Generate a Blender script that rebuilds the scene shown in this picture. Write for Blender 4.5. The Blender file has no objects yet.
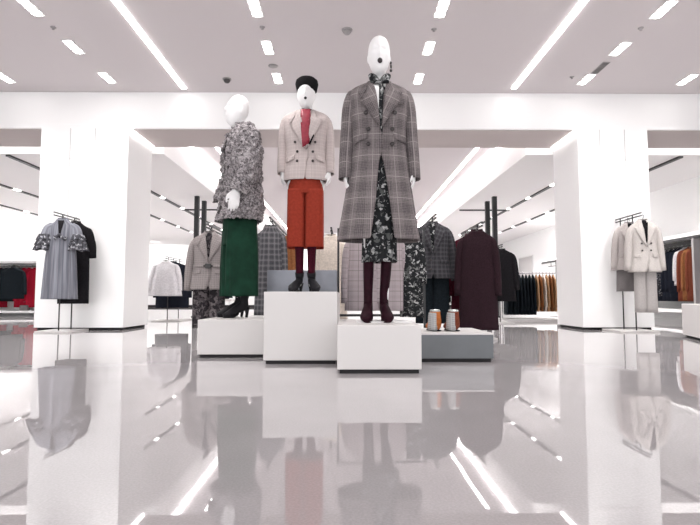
import bpy, bmesh, math, random
import numpy as np
from mathutils import Vector, Matrix
random.seed(7)
SC = bpy.context.scene
COL = SC.collection
PI = math.pi
R = math.radians

# ------------------------------------------------------------------ object helpers
def tag(o, label=None, cat=None, group=None, kind=None):
    if label: o['label'] = label
    if cat: o['category'] = cat
    if group: o['group'] = group
    if kind: o['kind'] = kind
    return o

def empty(name, loc, rz=0, label=None, cat=None, group=None):
    o = bpy.data.objects.new(name, None)
    o.empty_display_size = .1
    COL.objects.link(o)
    o.location = loc
    o.rotation_euler = (0, 0, rz)
    return tag(o, label, cat, group)

def copy_tree(o, parent=None):
    c = o.copy(); COL.objects.link(c)
    if parent: c.parent = parent
    for ch in list(o.children):
        copy_tree(ch, c)
    return c

def herm(zs, vals, zq):
    """monotone cubic interpolation, vals (n,k)"""
    zs = np.array(zs, float); v = np.array(vals, float)
    h = np.diff(zs)[:, None]; d = np.diff(v, axis=0) / h
    m = np.zeros_like(v)
    m[0] = d[0]; m[-1] = d[-1]
    for i in range(1, len(zs) - 1):
        same = d[i-1] * d[i] > 0
        w = np.where(same, 2 * d[i-1] * d[i] / np.where(same, d[i-1] + d[i], 1), 0)
        m[i] = w
    out = []
    for q in zq:
        i = min(max(int(np.searchsorted(zs, q) - 1), 0), len(zs) - 2)
        t = (q - zs[i]) / h[i, 0]
        t2, t3 = t * t, t * t * t
        out.append((2*t3-3*t2+1)*v[i] + (t3-2*t2+t)*h[i]*m[i] + (-2*t3+3*t2)*v[i+1] + (t3-t2)*h[i]*m[i+1])
    return np.array(out)

class MB:
    def __init__(s): s.v = []; s.f = []; s.uv = []
    def grid(s, P, UV, closed=False, flip=False):
        r, c = len(P), len(P[0]); b = len(s.v)
        for row in P: s.v.extend([tuple(p) for p in row])
        for i in range(r - 1):
            for j in range(c if closed else c - 1):
                k = (j + 1) % c
                q = [(i, j, j), (i, k, j+1), (i+1, k, j+1), (i+1, j, j)]
                if flip: q.reverse()
                s.f.append([b + a * c + e for a, e, g in q])
                s.uv.append([UV[a][g] for a, e, g in q])
        return b
    def poly(s, idx, uv=None):
        s.f.append(list(idx)); s.uv.append(uv or [(0, 0)] * len(idx))
    def box(s, x0, x1, y0, y1, z0, z1):
        b = len(s.v)
        s.v += [(x0,y0,z0),(x1,y0,z0),(x1,y1,z0),(x0,y1,z0),(x0,y0,z1),(x1,y0,z1),(x1,y1,z1),(x0,y1,z1)]
        for q in ((3,2,1,0),(4,5,6,7),(0,1,5,4),(1,2,6,5),(2,3,7,6),(3,0,4,7)):
            uv = []
            for i in q:
                p = s.v[b+i]; uv.append((p[0] + p[1], p[2]) if q not in ((3,2,1,0),(4,5,6,7)) else (p[0], p[1]))
            s.poly([b+i for i in q], uv)
        return s
    def tube(s, path, rad, n=14, sub=1, caps=True, ref=(0, -1, 0)):
        pts = np.array(path, float)
        rr = np.array([(a, a) if not isinstance(a, (tuple, list)) else a for a in (rad if isinstance(rad, (list)) else [rad] * len(pts))], float)
        L = np.concatenate([[0], np.cumsum(np.linalg.norm(np.diff(pts, axis=0), axis=1))])
        if sub > 1:
            q = np.concatenate([np.linspace(L[i], L[i+1], sub, endpoint=False) for i in range(len(L)-1)] + [[L[-1]]])
            pts = herm(L, pts, q); rr = herm(L, rr, q); L = q
        P = []; UV = []
        prev = np.array(ref, float)
        for i in range(len(pts)):
            t = pts[min(i+1, len(pts)-1)] - pts[max(i-1, 0)]
            t = t / (np.linalg.norm(t) + 1e-9)
            if abs(np.dot(prev, t)) > .95 and i == 0: prev = np.array((0, 0, 1.)) if abs(t[2]) < .9 else np.array((0, -1., 0))
            a = prev - t * np.dot(prev, t); a /= np.linalg.norm(a) + 1e-9
            prev = a; b = np.cross(t, a)
            row = []
            for j in range(n):
                th = 2 * PI * j / n
                row.append(pts[i] + a * math.cos(th) * rr[i][1] + b * math.sin(th) * rr[i][0])
            P.append(row)
            per = PI * (rr[0][0] + rr[0][1])
            UV.append([(per * j / n, L[i]) for j in range(n + 1)])
        b0 = s.grid(P, UV, True)
        if caps:
            s.poly([b0 + j for j in reversed(range(n))])
            e = b0 + (len(P) - 1) * n
            s.poly([e + j for j in range(n)])
        return s
    def cyl(s, p0, p1, r, n=16): return s.tube([p0, p1], [r, r], n)
    def lathe(s, prof, c=(0, 0, 0), n=24):
        P = [[(c[0] + r*math.sin(2*PI*j/n), c[1] - r*math.cos(2*PI*j/n), c[2] + z) for j in range(n)] for r, z in prof]
        UV = [[(.3*j/n, z) for j in range(n+1)] for r, z in prof]
        b = s.grid(P, UV, True)
        s.poly([b + j for j in reversed(range(n))]); e = b + (len(P)-1)*n; s.poly([e+j for j in range(n)])
        return s
    def ball(s, c, r, n=16, m=10):
        if not isinstance(r, (tuple, list)): r = (r, r, r)
        P = []
        for i in range(m+1):
            ph = -PI/2 + PI*i/m
            cr = max(math.cos(ph), .02)
            P.append([(c[0]+r[0]*cr*math.sin(2*PI*j/n), c[1]-r[1]*cr*math.cos(2*PI*j/n), c[2]+r[2]*math.sin(ph)) for j in range(n)])
        UV = [[(j/n, i/m) for j in range(n+1)] for i in range(m+1)]
        b = s.grid(P, UV, True)
        s.poly([b + j for j in reversed(range(n))]); e = b + m*n; s.poly([e+j for j in range(n)])
        return s
    def mesh(s, name):
        me = bpy.data.meshes.new(name)
        me.from_pydata([tuple(map(float, p)) for p in s.v], [], s.f)
        uvl = me.uv_layers.new(name='UVMap')
        k = 0
        for uv in s.uv:
            for c in uv:
                uvl.data[k].uv = c; k += 1
        return me
    def build(s, name, mat, parent=None, smooth=True, solid=0, bevel=0, subsurf=0, fix=True, offset=1):
        me = s.mesh(name)
        if fix:
            bm = bmesh.new(); bm.from_mesh(me)
            bmesh.ops.recalc_face_normals(bm, faces=bm.faces)
            bm.to_mesh(me); bm.free()
        return link(name, me, mat, parent, smooth, solid, bevel, subsurf, offset)

def link(name, me, mat, parent=None, smooth=True, solid=0, bevel=0, subsurf=0, offset=1):
    me.materials.clear(); me.materials.append(mat)
    if smooth:
        me.polygons.foreach_set('use_smooth', [True] * len(me.polygons))
    o = bpy.data.objects.new(name, me); COL.objects.link(o)
    if parent: o.parent = parent
    if subsurf:
        m = o.modifiers.new('sub', 'SUBSURF'); m.levels = m.render_levels = subsurf
    if solid:
        m = o.modifiers.new('sol', 'SOLIDIFY'); m.thickness = solid; m.offset = offset
    if bevel:
        m = o.modifiers.new('bev', 'BEVEL'); m.width = bevel; m.segments = 2; m.limit_method = 'ANGLE'
    return o

def boxobj(name, x0, x1, y0, y1, z0, z1, mat, parent=None, bevel=.004):
    return MB().box(x0, x1, y0, y1, z0, z1).build(name, mat, parent, smooth=False, bevel=bevel)

# ------------------------------------------------------------------ materials
def newmat(name):
    m = bpy.data.materials.new(name); m.use_nodes = True
    nt = m.node_tree
    return m, nt, nt.nodes['Principled BSDF']

def plain(name, col, rough=.5, metal=0, ior=1.5, noise=0, nscale=40, bump=0, sheen=0):
    m, nt, p = newmat(name)
    p.inputs['Base Color'].default_value = (*col, 1)
    p.inputs['Roughness'].default_value = rough
    p.inputs['Metallic'].default_value = metal
    p.inputs['IOR'].default_value = ior
    if rough >= .75 or (rough >= .5 and sum(col) < .3): p.inputs['Specular IOR Level'].default_value = .12
    if sheen: p.inputs['Sheen Weight'].default_value = sheen
    if noise or bump:
        tc = nt.nodes.new('ShaderNodeTexCoord')
        n = nt.nodes.new('ShaderNodeTexNoise'); n.inputs['Scale'].default_value = nscale; n.inputs['Detail'].default_value = 4
        nt.links.new(tc.outputs['Object'], n.inputs['Vector'])
        if noise:
            r = nt.nodes.new('ShaderNodeMapRange')
            r.inputs['From Min'].default_value = .3; r.inputs['From Max'].default_value = .7
            r.inputs['To Min'].default_value = 1 - noise; r.inputs['To Max'].default_value = 1 + noise
            nt.links.new(n.outputs['Fac'], r.inputs['Value'])
            mx = nt.nodes.new('ShaderNodeVectorMath'); mx.operation = 'SCALE'
            mx.inputs[0].default_value = col
            nt.links.new(r.outputs[0], mx.inputs['Scale'])
            nt.links.new(mx.outputs[0], p.inputs['Base Color'])
        if bump:
            b = nt.nodes.new('ShaderNodeBump'); b.inputs['Strength'].default_value = bump; b.inputs['Distance'].default_value = .01
            nt.links.new(n.outputs['Fac'], b.inputs['Height'])
            nt.links.new(b.outputs[0], p.inputs['Normal'])
    return m

def emit(name, col, st):
    m, nt, p = newmat(name)
    p.inputs['Base Color'].default_value = (*col, 1)
    p.inputs['Emission Color'].default_value = (*col, 1)
    p.inputs['Emission Strength'].default_value = st
    return m

def math_node(nt, op, a, b=None):
    n = nt.nodes.new('ShaderNodeMath'); n.operation = op
    for i, x in enumerate((a, b)):
        if x is None: continue
        if isinstance(x, (int, float)): n.inputs[i].default_value = x
        else: nt.links.new(x, n.inputs[i])
    return n.outputs[0]

def plaid(name, base, dark, line, period=.1, band=.45, lw=.05, mix=.55, fine=0.011, lmix=.6, rough=.9, fuzz=.12):
    """woven check on cloth UVs (metres): broad darker bands, thin over-lines, fine weave"""
    m, nt, p = newmat(name)
    p.inputs['Roughness'].default_value = rough; p.inputs['Specular IOR Level'].default_value = .12
    uvn = nt.nodes.new('ShaderNodeUVMap'); sp = nt.nodes.new('ShaderNodeSeparateXYZ')
    nt.links.new(uvn.outputs[0], sp.inputs[0])
    bands = []; lines = []; fines = []
    for ax, k in (('X', 1.0), ('Y', 1.15)):
        fr = math_node(nt, 'FRACT', math_node(nt, 'DIVIDE', sp.outputs[ax], period * k))
        bands.append(math_node(nt, 'LESS_THAN', fr, band))
        d = math_node(nt, 'ABSOLUTE', math_node(nt, 'SUBTRACT', fr, .72))
        lines.append(math_node(nt, 'LESS_THAN', d, lw))
        ff = math_node(nt, 'FRACT', math_node(nt, 'DIVIDE', sp.outputs[ax], fine))
        fines.append(math_node(nt, 'LESS_THAN', ff, .5))
    B = math_node(nt, 'MULTIPLY', math_node(nt, 'ADD', bands[0], bands[1]), mix * .5)
    F_ = math_node(nt, 'MULTIPLY', math_node(nt, 'ADD', fines[0], fines[1]), fuzz)
    n = nt.nodes.new('ShaderNodeTexNoise'); n.inputs['Scale'].default_value = 90
    nt.links.new(uvn.outputs[0], n.inputs['Vector'])
    nz = math_node(nt, 'MULTIPLY', math_node(nt, 'SUBTRACT', n.outputs['Fac'], .5), fuzz * 3)
    fac = math_node(nt, 'ADD', math_node(nt, 'ADD', B, F_), nz)
    m1 = nt.nodes.new('ShaderNodeMix'); m1.data_type = 'RGBA'
    nt.links.new(fac, m1.inputs[0]); m1.inputs[6].default_value = (*base, 1); m1.inputs[7].default_value = (*dark, 1)
    L_ = math_node(nt, 'MULTIPLY', math_node(nt, 'MAXIMUM', lines[0], lines[1]), lmix)
    m2 = nt.nodes.new('ShaderNodeMix'); m2.data_type = 'RGBA'
    nt.links.new(L_, m2.inputs[0]); nt.links.new(m1.outputs[2], m2.inputs[6]); m2.inputs[7].default_value = (*line, 1)
    nt.links.new(m2.outputs[2], p.inputs['Base Color'])
    return m

def painted_folds(name, base, dark, period=.05, amt=.8):  # dark vertical bands paint the shade of folds into the cloth
    m, nt, p = newmat(name); p.inputs['Roughness'].default_value = .85; p.inputs['Specular IOR Level'].default_value = .12
    uvn = nt.nodes.new('ShaderNodeUVMap'); mp = nt.nodes.new('ShaderNodeMapping'); mp.inputs['Scale'].default_value = (1/period, .6, 1)
    nt.links.new(uvn.outputs[0], mp.inputs['Vector'])
    n = nt.nodes.new('ShaderNodeTexNoise'); n.inputs['Scale'].default_value = 1.6; n.inputs['Detail'].default_value = 5
    nt.links.new(mp.outputs[0], n.inputs['Vector'])
    r = nt.nodes.new('ShaderNodeMapRange'); r.inputs['From Min'].default_value = .40; r.inputs['From Max'].default_value = .62; r.inputs['To Max'].default_value = amt
    nt.links.new(n.outputs['Fac'], r.inputs['Value'])
    mx = nt.nodes.new('ShaderNodeMix'); mx.data_type = 'RGBA'
    nt.links.new(r.outputs[0], mx.inputs[0]); mx.inputs[6].default_value = (*base, 1); mx.inputs[7].default_value = (*dark, 1)
    nt.links.new(mx.outputs[2], p.inputs['Base Color'])
    return m

def print_cloth(name, ground, cols, scale=14, thr=.5, rough=.7):
    """irregular floral print: voronoi petals in several colours on a ground"""
    m, nt, p = newmat(name); p.inputs['Roughness'].default_value = rough; p.inputs['Specular IOR Level'].default_value = .12
    tc = nt.nodes.new('ShaderNodeTexCoord')
    cur = None
    nz = nt.nodes.new('ShaderNodeTexNoise'); nz.inputs['Scale'].default_value = scale * 1.3
    nt.links.new(tc.outputs['Object'], nz.inputs['Vector'])
    for i, c in enumerate(cols):
        mp = nt.nodes.new('ShaderNodeMapping'); mp.inputs['Location'].default_value = (i*3.1, i*1.7, i*2.3)
        mp.inputs['Scale'].default_value = (1, .6, 1)
        ad = nt.nodes.new('ShaderNodeVectorMath'); ad.operation = 'MULTIPLY_ADD'
        nt.links.new(nz.outputs['Color'], ad.inputs[0]); ad.inputs[1].default_value = (.05, .05, .05)
        nt.links.new(tc.outputs['Object'], ad.inputs[2])
        nt.links.new(ad.outputs[0], mp.inputs['Vector'])
        n = nt.nodes.new('ShaderNodeTexNoise'); n.inputs['Scale'].default_value = scale * (1 + .35*i); n.inputs['Detail'].default_value = 3
        nt.links.new(mp.outputs[0], n.inputs['Vector'])
        r = nt.nodes.new('ShaderNodeMapRange'); r.inputs['From Min'].default_value = thr; r.inputs['From Max'].default_value = thr + .05
        nt.links.new(n.outputs['Fac'], r.inputs['Value'])
        mx = nt.nodes.new('ShaderNodeMix'); mx.data_type = 'RGBA'
        nt.links.new(r.outputs[0], mx.inputs[0])
        if cur is None: mx.inputs[6].default_value = (*ground, 1)
        else: nt.links.new(cur, mx.inputs[6])
        mx.inputs[7].default_value = (*c, 1)
        cur = mx.outputs[2]
    nt.links.new(cur, p.inputs['Base Color'])
    return m

M = {}
M['white_wall'] = plain('white wall paint', (.93, .925, .925), .55)
M['ceiling'] = plain('warm grey ceiling paint', (.66, .615, .625), .8)
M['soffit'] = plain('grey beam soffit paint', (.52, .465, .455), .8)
M['ceil_white'] = plain('white ceiling paint', (.86, .84, .84), .8)
M['dark_joint'] = plain('dark shadow joint', (.03, .028, .03), .6)
M['joint'] = plain('pale panel joint', (.5, .48, .48), .7)
M['plinth'] = plain('off white satin plinth lacquer', (.66, .635, .625), .35)
M['grey_plinth'] = plain('slate grey plinth lacquer', (.13, .14, .15), .35, noise=.1, nscale=5)
M['mirror'] = plain('brushed silver plinth panel', (.24, .25, .285), .35, metal=.35, noise=.25, nscale=3)
M['mann'] = plain('glossy white mannequin', (.88, .87, .87), .3)
M['black'] = plain('black powder coated steel', (.02, .02, .022), .4, noise=.1)
M['steel'] = plain('dark bronze steel', (.035, .033, .034), .4, metal=.3)
M['chrome'] = plain('chrome', (.7, .7, .72), .15, metal=1)
M['led'] = emit('led strip', (1, .985, .97), 9)
M['led_soft'] = emit('cove led', (1, .985, .97), 7)
M['lamp'] = emit('spot lamp face', (1, .98, .95), 10)
M['track_lamp'] = emit('track lamp face', (1, .98, .95), 3)
M['grey_plastic'] = plain('grey plastic', (.33, .31, .31), .5)
M['dark_plastic'] = plain('dark plastic', (.06, .055, .055), .4)
M['white_plastic'] = plain('white plastic', (.8, .79, .79), .4)

def floor_mat():
    m, nt, p = newmat('polished grey terrazzo')
    tc = nt.nodes.new('ShaderNodeTexCoord')
    v = nt.nodes.new('ShaderNodeTexVoronoi'); v.inputs['Scale'].default_value = 60
    n = nt.nodes.new('ShaderNodeTexNoise'); n.inputs['Scale'].default_value = 1.2; n.inputs['Detail'].default_value = 6
    n2 = nt.nodes.new('ShaderNodeTexNoise'); n2.inputs['Scale'].default_value = 160
    for q in (v, n, n2): nt.links.new(tc.outputs['Object'], q.inputs['Vector'])
    r = nt.nodes.new('ShaderNodeValToRGB')
    r.color_ramp.elements[0].position = .3; r.color_ramp.elements[0].color = (.40, .378, .385, 1)
    r.color_ramp.elements[1].position = .7; r.color_ramp.elements[1].color = (.455, .43, .437, 1)
    nt.links.new(n.outputs['Fac'], r.inputs[0])
    sp = nt.nodes.new('ShaderNodeMapRange'); sp.inputs['From Min'].default_value = .35; sp.inputs['From Max'].default_value = .7
    sp.inputs['To Min'].default_value = .93; sp.inputs['To Max'].default_value = 1.05
    nt.links.new(n2.outputs['Fac'], sp.inputs['Value'])
    mx = nt.nodes.new('ShaderNodeVectorMath'); mx.operation = 'SCALE'
    nt.links.new(r.outputs[0], mx.inputs[0]); nt.links.new(sp.outputs[0], mx.inputs['Scale'])
    nt.links.new(mx.outputs[0], p.inputs['Base Color'])
    p.inputs['Roughness'].default_value = .014
    p.inputs['IOR'].default_value = FLOOR_IOR
    # gentle undulation of the polished slabs
    n3 = nt.nodes.new('ShaderNodeTexNoise'); n3.inputs['Scale'].default_value = 3.5; n3.inputs['Detail'].default_value = 2
    nt.links.new(tc.outputs['Object'], n3.inputs['Vector'])
    b = nt.nodes.new('ShaderNodeBump'); b.inputs['Strength'].default_value = .014; b.inputs['Distance'].default_value = .02
    nt.links.new(n3.outputs['Fac'], b.inputs['Height']); nt.links.new(b.outputs[0], p.inputs['Normal'])
    return m
FLOOR_IOR = 2.5
M['floor'] = floor_mat()

# cloth
M['glen'] = plaid('grey brown glen check', (.235, .205, .205), (.075, .065, .068), (.42, .375, .37), period=.125, band=.45, lw=.020, mix=.42, lmix=.5, fuzz=.26)
M['beige_check'] = plaid('pale pink beige check', (.56, .49, .475), (.36, .30, .30), (.30, .25, .25), period=.05, band=.4, lw=.05, mix=.3, lmix=.22, fuzz=.08)
M['pink_grid'] = plaid('pink grey window check', (.40, .35, .36), (.30, .255, .27), (.10, .085, .095), period=.085, band=.3, lw=.022, mix=.5, lmix=.7, fuzz=.12)
M['grey_plaid'] = plaid('mid grey tartan', (.16, .155, .165), (.055, .055, .062), (.30, .29, .30), period=.05, band=.5, lw=.05, mix=.7, lmix=.4, fuzz=.2)
M['blazer_tweed'] = plaid('beige fleck tweed', (.33, .295, .29), (.17, .15, .15), (.42, .38, .37), period=.02, band=.5, lw=.06, mix=.3, lmix=.2, fuzz=.25)
M['grey_wool'] = plaid('charcoal wool check', (.075, .072, .08), (.03, .029, .033), (.13, .125, .13), period=.04, band=.5, lw=.04, mix=.6, lmix=.35, fuzz=.2)
M['pale_suit'] = plain('pale stone suiting', (.50, .465, .445), .85, noise=.12, nscale=120)
M['stone_suit'] = plain('warm stone suiting', (.43, .39, .38), .85, noise=.12, nscale=120)
M['pale_trouser'] = plain('pale grey trouser cloth', (.40, .375, .365), .85, noise=.12, nscale=120)
M['taupe'] = plain('grey taupe cloth', (.19, .175, .175), .85, noise=.15, nscale=120)
M['grey_dress'] = painted_folds('blue grey cotton with painted folds', (.25, .255, .29), (.085, .087, .105), .045)
M['ruffle'] = print_cloth('grey and white floral cotton', (.06, .06, .07), [(.40, .40, .43), (.03, .03, .035)], 30, .55)
M['black_cloth'] = plain('black cloth', (.010, .009, .011), .85, noise=.3, nscale=60)
M['navy_cloth'] = plain('ink navy cloth', (.010, .012, .02), .85, noise=.3, nscale=60)
M['ink_teal'] = plain('dark ink cloth', (.009, .013, .017), .85, noise=.3, nscale=60)
M['aubergine'] = plain('dark aubergine wool', (.022, .010, .014), .9, noise=.25, nscale=80)
M['wine'] = plain('wine red cloth', (.055, .005, .014), .8, noise=.2, nscale=60)
M['red'] = plain('bright red cloth', (.36, .01, .03), .8, noise=.2, nscale=60)
M['rust'] = plain('rust red crepe', (.27, .036, .020), .8, noise=.12, nscale=50)
M['scarf_red'] = plain('crimson silk', (.27, .018, .038), .5, noise=.15, nscale=40)
M['green'] = plain('bottle green velvet', (.008, .036, .021), .75, noise=.35, nscale=9)
M['tan'] = plain('tan brown cloth', (.25, .10, .04), .85, noise=.2, nscale=60)
M['camel'] = plain('camel cloth', (.42, .24, .13), .85, noise=.2, nscale=60)
M['orange_brown'] = plain('orange brown suede', (.38, .12, .035), .8, noise=.3, nscale=40)
M['brick'] = plain('brick brown cloth', (.17, .045, .025), .85, noise=.2, nscale=60)
M['cream'] = plain('cream cloth', (.66, .58, .51), .85, noise=.15, nscale=60)
M['white_cloth'] = plain('white cotton', (.66, .64, .66), .8, noise=.12, nscale=40)
M['floral'] = print_cloth('dark floral print', (.016, .017, .019), [(.085, .09, .088), (.19, .195, .193), (.42, .42, .42), (.012, .013, .014)], 19, .58)
M['floral2'] = print_cloth('dark grey leaf print', (.022, .019, .022), [(.15, .13, .135), (.07, .06, .065)], 24, .54)
M['sequin'] = print_cloth('dark fleck knit', (.02, .02, .025), [(.18, .18, .2), (.4, .4, .42)], 45, .6)
M['boot_black'] = plain('black boot leather', (.016, .015, .018), .5)
M['boot_wine'] = plain('dark wine velvet boot', (.018, .0025, .007), .6, noise=.3, nscale=30)
M['felt'] = plain('black felt', (.012, .011, .012), .95, bump=.3, nscale=200)
M['button'] = plain('dark horn button', (.035, .028, .028), .3)
M['lip'] = plain('dark painted lips', (.02, .012, .014), .4)
M['snake'] = plaid('grey snakeskin', (.42, .42, .42), (.2, .2, .2), (.6, .6, .6), period=.012, band=.5, lw=.1)
M['silver'] = plain('silver leather', (.62, .66, .64), .25, metal=.7)

def fuzzy_mat():
    m, nt, p = newmat('grey curly fleece'); p.inputs['Roughness'].default_value = .95
    tc = nt.nodes.new('ShaderNodeTexCoord')
    n = nt.nodes.new('ShaderNodeTexNoise'); n.inputs['Scale'].default_value = 38; n.inputs['Detail'].default_value = 3; n.inputs['Distortion'].default_value = 1.5
    nt.links.new(tc.outputs['Object'], n.inputs['Vector'])
    r = nt.nodes.new('ShaderNodeValToRGB')
    r.color_ramp.elements[0].position = .36; r.color_ramp.elements[0].color = (.07, .06, .065, 1)
    r.color_ramp.elements[1].position = .66; r.color_ramp.elements[1].color = (.50, .46, .47, 1)
    nt.links.new(n.outputs['Fac'], r.inputs[0]); nt.links.new(r.outputs[0], p.inputs['Base Color'])
    b = nt.nodes.new('ShaderNodeBump'); b.inputs['Strength'].default_value = .8; b.inputs['Distance'].default_value = .02
    nt.links.new(n.outputs['Fac'], b.inputs['Height']); nt.links.new(b.outputs[0], p.inputs['Normal'])
    return m
M['fleece'] = fuzzy_mat()

# ------------------------------------------------------------------ cloth surfaces
def sgn(a, e): return math.copysign(abs(a) ** e, a)

class Surf:
    """rings: (z, half width, half depth, centre y, left edge x, right edge x, fold amplitude, centre x)
    left/right edge None = closed all the way round; front looks to -Y"""
    def __init__(s, rings, p=2.4, nf=9, ph=0.):
        s.open = len(rings[0]) > 4 and rings[0][4] is not None
        rows = []
        for r in sorted(rings, key=lambda r: r[0]):
            r = list(r) + [None] * (8 - len(r))
            rows.append([r[0], r[1], r[2], r[3] or 0, r[4] or 0, r[5] or 0, r[6] or 0, r[7] or 0])
        s.z = [r[0] for r in rows]; s.r = [r[1:] for r in rows]
        s.p = p; s.nf = nf; s.ph = ph
    def at(s, z):
        return herm(s.z, s.r, [min(max(z, s.z[0]), s.z[-1])])[0]
    def front_y(s, x, z):
        w, d, cy, gl, gr, fo, cx = s.at(z)
        q = min(abs(x - cx) / max(w, 1e-4), .985)
        return cy - d * (1 - q ** s.p) ** (1 / s.p)
    def build(s, mb, nz=28, n=44, cap=False):
        zq = []
        for i in range(len(s.z) - 1):
            k = max(2, int(round(nz * (s.z[i+1] - s.z[i]) / (s.z[-1] - s.z[0]))))
            zq += list(np.linspace(s.z[i], s.z[i+1], k, endpoint=False))
        zq.append(s.z[-1])
        V = herm(s.z, s.r, zq)
        Rr = max(v[0] for v in V) * .5 + max(v[1] for v in V) * .5
        P = []; UV = []
        for z, (w, d, cy, gl, gr, fo, cx) in zip(zq, V):
            if s.open:
                ang = lambda x: math.copysign(math.asin(min(1, (min(abs(x), w*.98) / w) ** (s.p / 2))), x)
                t0 = ang(gr); t1 = 2*PI + ang(gl); m = n + 1
            else: t0, t1, m = 0, 2*PI, n
            row = []; uv = []
            for j in range(m if s.open else n + 1):
                t = t0 + (t1 - t0) * j / n
                f = 1 + fo * math.sin(s.nf * t + s.ph + 1.3*math.sin(t*2))
                x = cx + w * f * sgn(math.sin(t), 2 / s.p); y = cy - d * (f if fo else 1) * sgn(math.cos(t), 2 / s.p)
                if s.open and t > 2*PI - .9:
                    y -= .006 * (t - 2*PI + .9) / .9
                uv.append((t * Rr, z))
                if j < m: row.append((x, y, z))
            P.append(row); UV.append(uv)
        b = mb.grid(P, UV, not s.open)
        if cap:
            k = len(P[0]); e = b + (len(P)-1)*k
            mb.poly([b+j for j in reversed(range(k))]); mb.poly([e+j for j in range(k)])
        return mb

def patch(mb, poly, surf, off=.006, cuts=3, rot=0):
    """flat shape (x,z) laid on the front of a cloth surface"""
    bm = bmesh.new()
    vs = [bm.verts.new((x, 0, z)) for x, z in poly]
    bm.faces.new(vs)
    bmesh.ops.triangulate(bm, faces=bm.faces)
    bmesh.ops.subdivide_edges(bm, edges=bm.edges, cuts=cuts, use_grid_fill=True)
    bmesh.ops.triangulate(bm, faces=bm.faces)
    bm.verts.index_update()
    b = len(mb.v)
    for v in bm.verts:
        mb.v.append((v.co.x, surf.front_y(v.co.x, v.co.z) - off, v.co.z))
    for f in bm.faces:
        idx = [v.index for v in f.verts]
        mb.poly([b + i for i in idx], [(f2.co.x*math.cos(rot) - f2.co.z*math.sin(rot) + .013, f2.co.x*math.sin(rot) + f2.co.z*math.cos(rot)) for f2 in f.verts])
    bm.free()
    return mb

def button(surf, x, z, r, mat, parent, off=.018):
    y = surf.front_y(x, z) - off
    mb = MB(); mb.tube([(x, y + .008, z), (x, y, z), (x, y - .004, z)], [r, r, r * .75], 12)
    return mb.build('button', mat, parent)

# ------------------------------------------------------------------ mannequin anatomy
def hand(mb, wrist, dirv, inward, s=1.0):
    """palm, four unequal bent fingers and a thumb; dirv points along the hand, inward is the palm side"""
    w = np.array(wrist, float); d = np.array(dirv, float); d /= np.linalg.norm(d)
    n = np.array(inward, float); n -= d * np.dot(n, d); n /= np.linalg.norm(n)
    a = np.cross(d, n)
    mb.tube([w - d*.02*s, w + d*.03*s, w + d*.085*s], [(.022*s, .026*s), (.036*s, .018*s), (.040*s, .014*s)], 12, ref=n)
    for k, (o, L) in enumerate(((-.03, .066), (-.01, .078), (.010, .073), (.029, .056))):
        b = w + d*.078*s + a*o*s
        p1 = b + d*L*.5*s + n*.006*s + a*o*.1*s; p2 = b + d*L*.82*s + n*.022*s; p3 = b + d*L*s + n*.040*s
        mb.tube([b, p1, p2, p3], [.0095*s, .009*s, .008*s, .006*s], 8)
    b = w + d*.025*s - a*.028*s
    mb.tube([b, b + d*.025*s - a*.022*s + n*.008*s, b + d*.055*s - a*.026*s + n*.02*s, b + d*.075*s - a*.022*s + n*.026*s],
            [.012*s, .011*s, .009*s, .007*s], 8)

def head(mb, c, tilt=0, turn=0, s=1.0):
    """egg shaped head with sockets, nose, lips and ears; c = centre of the head; front to -Y"""
    H = .145 * s
    rot = Matrix.Rotation(turn, 3, 'Z') @ Matrix.Rotation(tilt, 3, 'X')
    P = []; n = 40; m = 30
    for i in range(m + 1):
        ph = -PI/2 + PI * i / m
        z = math.sin(ph)
        cr = max((1 - abs(z) ** (2.7 if z > 0 else 2.1)) if abs(z) < .9999 else 0, .0006) ** (1/2.2)
        w = .077 * cr * (1 - .22 * max(0, -z) ** 1.3)
        d = .094 * cr
        row = []
        for j in range(n):
            t = 2*PI*j/n
            x = w*math.sin(t); y = -d*math.cos(t)
            if z < 0 and y > 0: y *= 1 - .45*(-z)
            if y < 0:
                g = lambda x0, z0, sx, sz: math.exp(-((x - x0)/sx)**2 - ((z - z0)/sz)**2)
                y -= .016*g(0, -.17, .010, .13) + .010*g(0, .0, .008, .16)
                y += .012*(g(-.03, .08, .018, .09) + g(.03, .08, .018, .09))
                y -= .006*(g(0, .22, .05, .07)) + .008*g(0, -.47, .02, .05) + .010*g(0, -.80, .02, .12)
            row.append((x*s, y*s, z*H))
        P.append([tuple(rot @ Vector(q) + Vector(c)) for q in row])
    UV = [[(0, 0)]*(n+1)]*(m+1)
    b = mb.grid(P, UV, True)
    mb.poly([b+j for j in reversed(range(n))]); e = b + m*n; mb.poly([e+j for j in range(n)])
    for sx in (-1, 1):
        q = rot @ Vector((sx*.073*s, .012*s, -.01*s)) + Vector(c)
        mb.ball(q, (.010*s, .018*s, .032*s), 10, 8)
    return rot

def unify(mb, voxel=.006, smooth=3):
    me = mb.mesh('tmp'); o = bpy.data.objects.new('tmp', me); COL.objects.link(o)
    bm = bmesh.new(); bm.from_mesh(me); bmesh.ops.recalc_face_normals(bm, faces=bm.faces); bm.to_mesh(me); bm.free()
    r = o.modifiers.new('r', 'REMESH'); r.mode = 'VOXEL'; r.voxel_size = voxel
    s = o.modifiers.new('s', 'SMOOTH'); s.iterations = smooth; s.factor = .5
    dg = bpy.context.evaluated_depsgraph_get()
    out = bpy.data.meshes.new_from_object(o.evaluated_get(dg))
    bpy.data.objects.remove(o); bpy.data.meshes.remove(me)
    return out

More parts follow.
